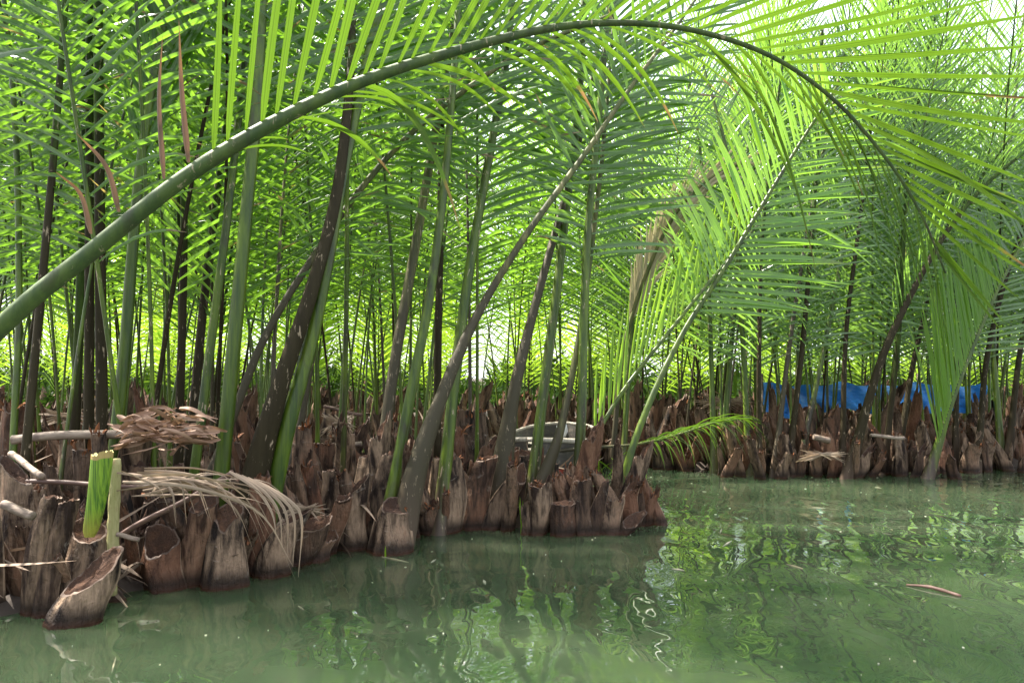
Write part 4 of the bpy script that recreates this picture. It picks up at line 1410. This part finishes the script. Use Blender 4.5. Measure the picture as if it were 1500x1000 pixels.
# white bag in the boat
g = Geo()
M_bag = rough_mat('white_plastic', simple_build((.55, .57, .60), (.78, .80, .82), 9, (1, 1, 1)), rough=.35, bump=.8, dist=.02)
t_ = np.linspace(0, 1, 9)
p_bag = bc + ax * 1.0 + np.array([.02, 0, .28])
tube(g, np.stack([0 * t_, 0 * t_, t_ * .24], 1), .08 * np.sin(np.pi * (t_ * .8 + .16)) ** .8, .07 * np.sin(np.pi * (t_ * .8 + .16)) ** .8, np.array([1.0, 0, 0]), seg=16, jit=.07)
o = link('white_bag', g.mesh('white_bag', [M_bag]))
o.location = p_bag
tag(o, 'small white plastic bag lying in the wooden boat', 'bag')

# blue tarpaulin tied between stakes behind the right bank
TY = 11.7
M_tarp = rough_mat('blue_tarpaulin', simple_build((.015, .22, .86), (.07, .38, .95), 2.2, (1, 1, 3), c3=(.22, .48, .92)), rough=.3, bump=1.0, dist=.08, spec=.6)  # the paler blue patches are broken highlights painted into the colour
A0, A1 = at(1118, 560, TY), at(1446, 562, TY)
g = Geo()
nu, nv = 60, 12
uu, vv = np.meshgrid(np.linspace(0, 1, nu), np.linspace(0, 1, nv), indexing='ij')
X = A0[0] + (A1[0] - A0[0]) * uu
Z = A0[2] - .05 * np.abs(np.sin(uu * 9)) - vv * (.46 + .05 * np.sin(uu * 13)) + .02 * np.sin(uu * 40)
Yy = TY + .05 * np.sin(uu * 31 + vv * 5) * vv + .04 * np.sin(uu * 57 - vv * 7) + .09 * vv * np.sin(uu * 8)
V = np.stack([X, Yy, Z], -1)
o_ = tag(empty('blue_tarp', A0), 'crinkled bright blue tarpaulin stretched low behind the right bank palms', 'tarp')
g.add(V - A0, grid_faces(nu, nv))
g.add(V - A0 + [0, .006, 0], grid_faces(nu, nv)[..., ::-1])
link('sheet', g.mesh('sheet', [M_tarp]), o_)
for q in (0, .36, .7, 1):
    g = Geo()
    x = (A1[0] - A0[0]) * q
    tube(g, np.array([[x, .05, -1.3], [x + .01, .05, -.5], [x, .05, .14]]), .02, .02, np.array([1.0, 0, 0]), seg=8)
    link('stake', g.mesh('stake', [M_wood]), o_)

# drifting stick and bits on the water
g = Geo()
B0, B1 = ground(1328, 857), ground(1408, 874)
C, _ = spline([B0, (B0 + B1) / 2 + np.array([0, .02, .01]), B1], 14)
tube(g, C - B0 + [0, 0, .004], np.interp(np.linspace(0, 1, 14), [0, .6, 1], [.005, .011, .008]), .008, np.array([0, 0, 1.0]), seg=8, jit=.1)
o = link('drifting_stick', g.mesh('drifting_stick', [M_wood_dk]))
o.location = B0
tag(o, 'reddish brown stick drifting on open water at the right', 'stick')
g = Geo()
n_ = 420
xx = rng.uniform(-4.5, 9, n_)
yy = rng.uniform(1.6, 8.6, n_)
ok = ~inside(xx, yy)
xx, yy = xx[ok], yy[ok]
for x, y in zip(xx, yy):
    r_ = random.uniform(.002, .007) * (.5 + y * .16)
    a = random.uniform(0, 6.28)
    e = random.uniform(.3, 1)
    c, s_ = math.cos(a) * r_, math.sin(a) * r_
    top = np.array([(x + c, y + s_, .004), (x - s_ * e, y + c * e, .005), (x - c, y - s_, .004), (x + s_ * e, y - c * e, .005)])
    g.add(np.vstack([top, top - [0, 0, .008]]), [(0, 1, 2, 3), (0, 4, 5, 1), (1, 5, 6, 2), (2, 6, 7, 3), (3, 7, 4, 0)], None, random.random())
for k in range(130):           # drifting leaf scraps gathered near the bank
    y = random.uniform(2.6, 8.4)
    x = random.uniform(-3.5, 7)
    if inside(np.array([x]), np.array([y]))[0] or edge_dist(x, y) > random.uniform(0, 1) ** 3 * 2.2:
        continue
    a = random.uniform(0, 6.28)
    L_, w_ = random.uniform(.02, .12), random.uniform(.003, .009)
    c, s_ = math.cos(a), math.sin(a)
    top = np.array([(x + c * L_, y + s_ * L_, .004), (x - s_ * w_, y + c * w_, .007), (x - c * L_, y - s_ * L_, .004), (x + s_ * w_, y - c * w_, .005)])
    g.add(np.vstack([top, top - [0, 0, .010]]), [(0, 1, 2, 3), (0, 4, 5, 1), (1, 5, 6, 2), (2, 6, 7, 3), (3, 7, 4, 0)], None, random.random() * .4)
M_speck = rough_mat('floating_bits', simple_build((.12, .10, .05), (.50, .48, .38), 3, (1, 1, 1)), rough=.7)
tag(link('floating_specks', g.mesh('floating_specks', [M_speck], False)), 'tiny pale bits floating all over the water', 'debris', kind='stuff')

# fresh shoots and grass at the waterline
for (x, y, h, n_, lab) in ((764, 783, 62, 3, 'thin bright green shoots in front of the hollow log stump'), (250 + 318, 815, 22, 2, 'tiny green shoot at the foot of the two-tone stump'), (884, 690, 60, 22, 'grassy tuft beside the boat at the inlet mouth'),
                        (955, 668, 50, 26, 'grassy tuft under the drooping green leaf')):
    b = ground(x, y)
    k = b[1] / F
    g = Geo()
    K = n_
    O = np.stack([rng.normal(0, .02 if n_ < 5 else .16, K), rng.normal(0, .02 if n_ < 5 else .1, K), np.full(K, -.03)], 1)
    D = unit(np.stack([rng.normal(0, .06 if n_ < 5 else .45, K), rng.normal(0, .06 if n_ < 5 else .3, K), np.ones(K)], 1))
    blades(g, O, D, unit(np.cross(D, rng.normal(0, 1, (K, 3)))), h * k * rng.uniform(.5, 1.1, K), .014, .3 if n_ > 5 else 0, r=rng.random(K))
    o = link('green_shoots', g.mesh('green_shoots', [M_leaf_young]))
    o.location = b
    tag(o, lab, 'shoots', 'fresh shoots at the waterline')

# dead leaf litter over the mud between the stumps, and the dark undergrowth that closes the back of the grove
g = Geo()
K = 6000
y = 3 + 15 * rng.random(K) ** 1.2
x = rng.uniform(-.8, .8, K) * y
ok = inside(x, y - .4)
x, y = x[ok], y[ok]
K = len(x)
D = unit(np.stack([rng.normal(0, 1, K), rng.normal(0, .6, K), rng.normal(.05, .28, K)], 1))
O = np.stack([x, y, .08 + .22 * rng.random(K) ** 2], 1)
blades(g, O, D, unit(np.cross(D, rng.normal(0, 1, (K, 3)))), rng.uniform(.15, .6, K), rng.uniform(.012, .045, K), rng.uniform(-.05, .35, K), nseg=4, cols=3, fold=.6,
       bend=rng.normal(0, .2, (K, 3)))
M_litter = leaf_mat('leaf_litter', (.06, .04, .028), (.34, .25, .18), (.14, .09, .06), brown=.2, mixf=.15, rough=.7, gloss=.2)
tag(link('leaf_litter', g.mesh('leaf_litter', [M_litter])), 'brown dead leaf litter strewn over the mud between stumps', 'litter', kind='stuff')
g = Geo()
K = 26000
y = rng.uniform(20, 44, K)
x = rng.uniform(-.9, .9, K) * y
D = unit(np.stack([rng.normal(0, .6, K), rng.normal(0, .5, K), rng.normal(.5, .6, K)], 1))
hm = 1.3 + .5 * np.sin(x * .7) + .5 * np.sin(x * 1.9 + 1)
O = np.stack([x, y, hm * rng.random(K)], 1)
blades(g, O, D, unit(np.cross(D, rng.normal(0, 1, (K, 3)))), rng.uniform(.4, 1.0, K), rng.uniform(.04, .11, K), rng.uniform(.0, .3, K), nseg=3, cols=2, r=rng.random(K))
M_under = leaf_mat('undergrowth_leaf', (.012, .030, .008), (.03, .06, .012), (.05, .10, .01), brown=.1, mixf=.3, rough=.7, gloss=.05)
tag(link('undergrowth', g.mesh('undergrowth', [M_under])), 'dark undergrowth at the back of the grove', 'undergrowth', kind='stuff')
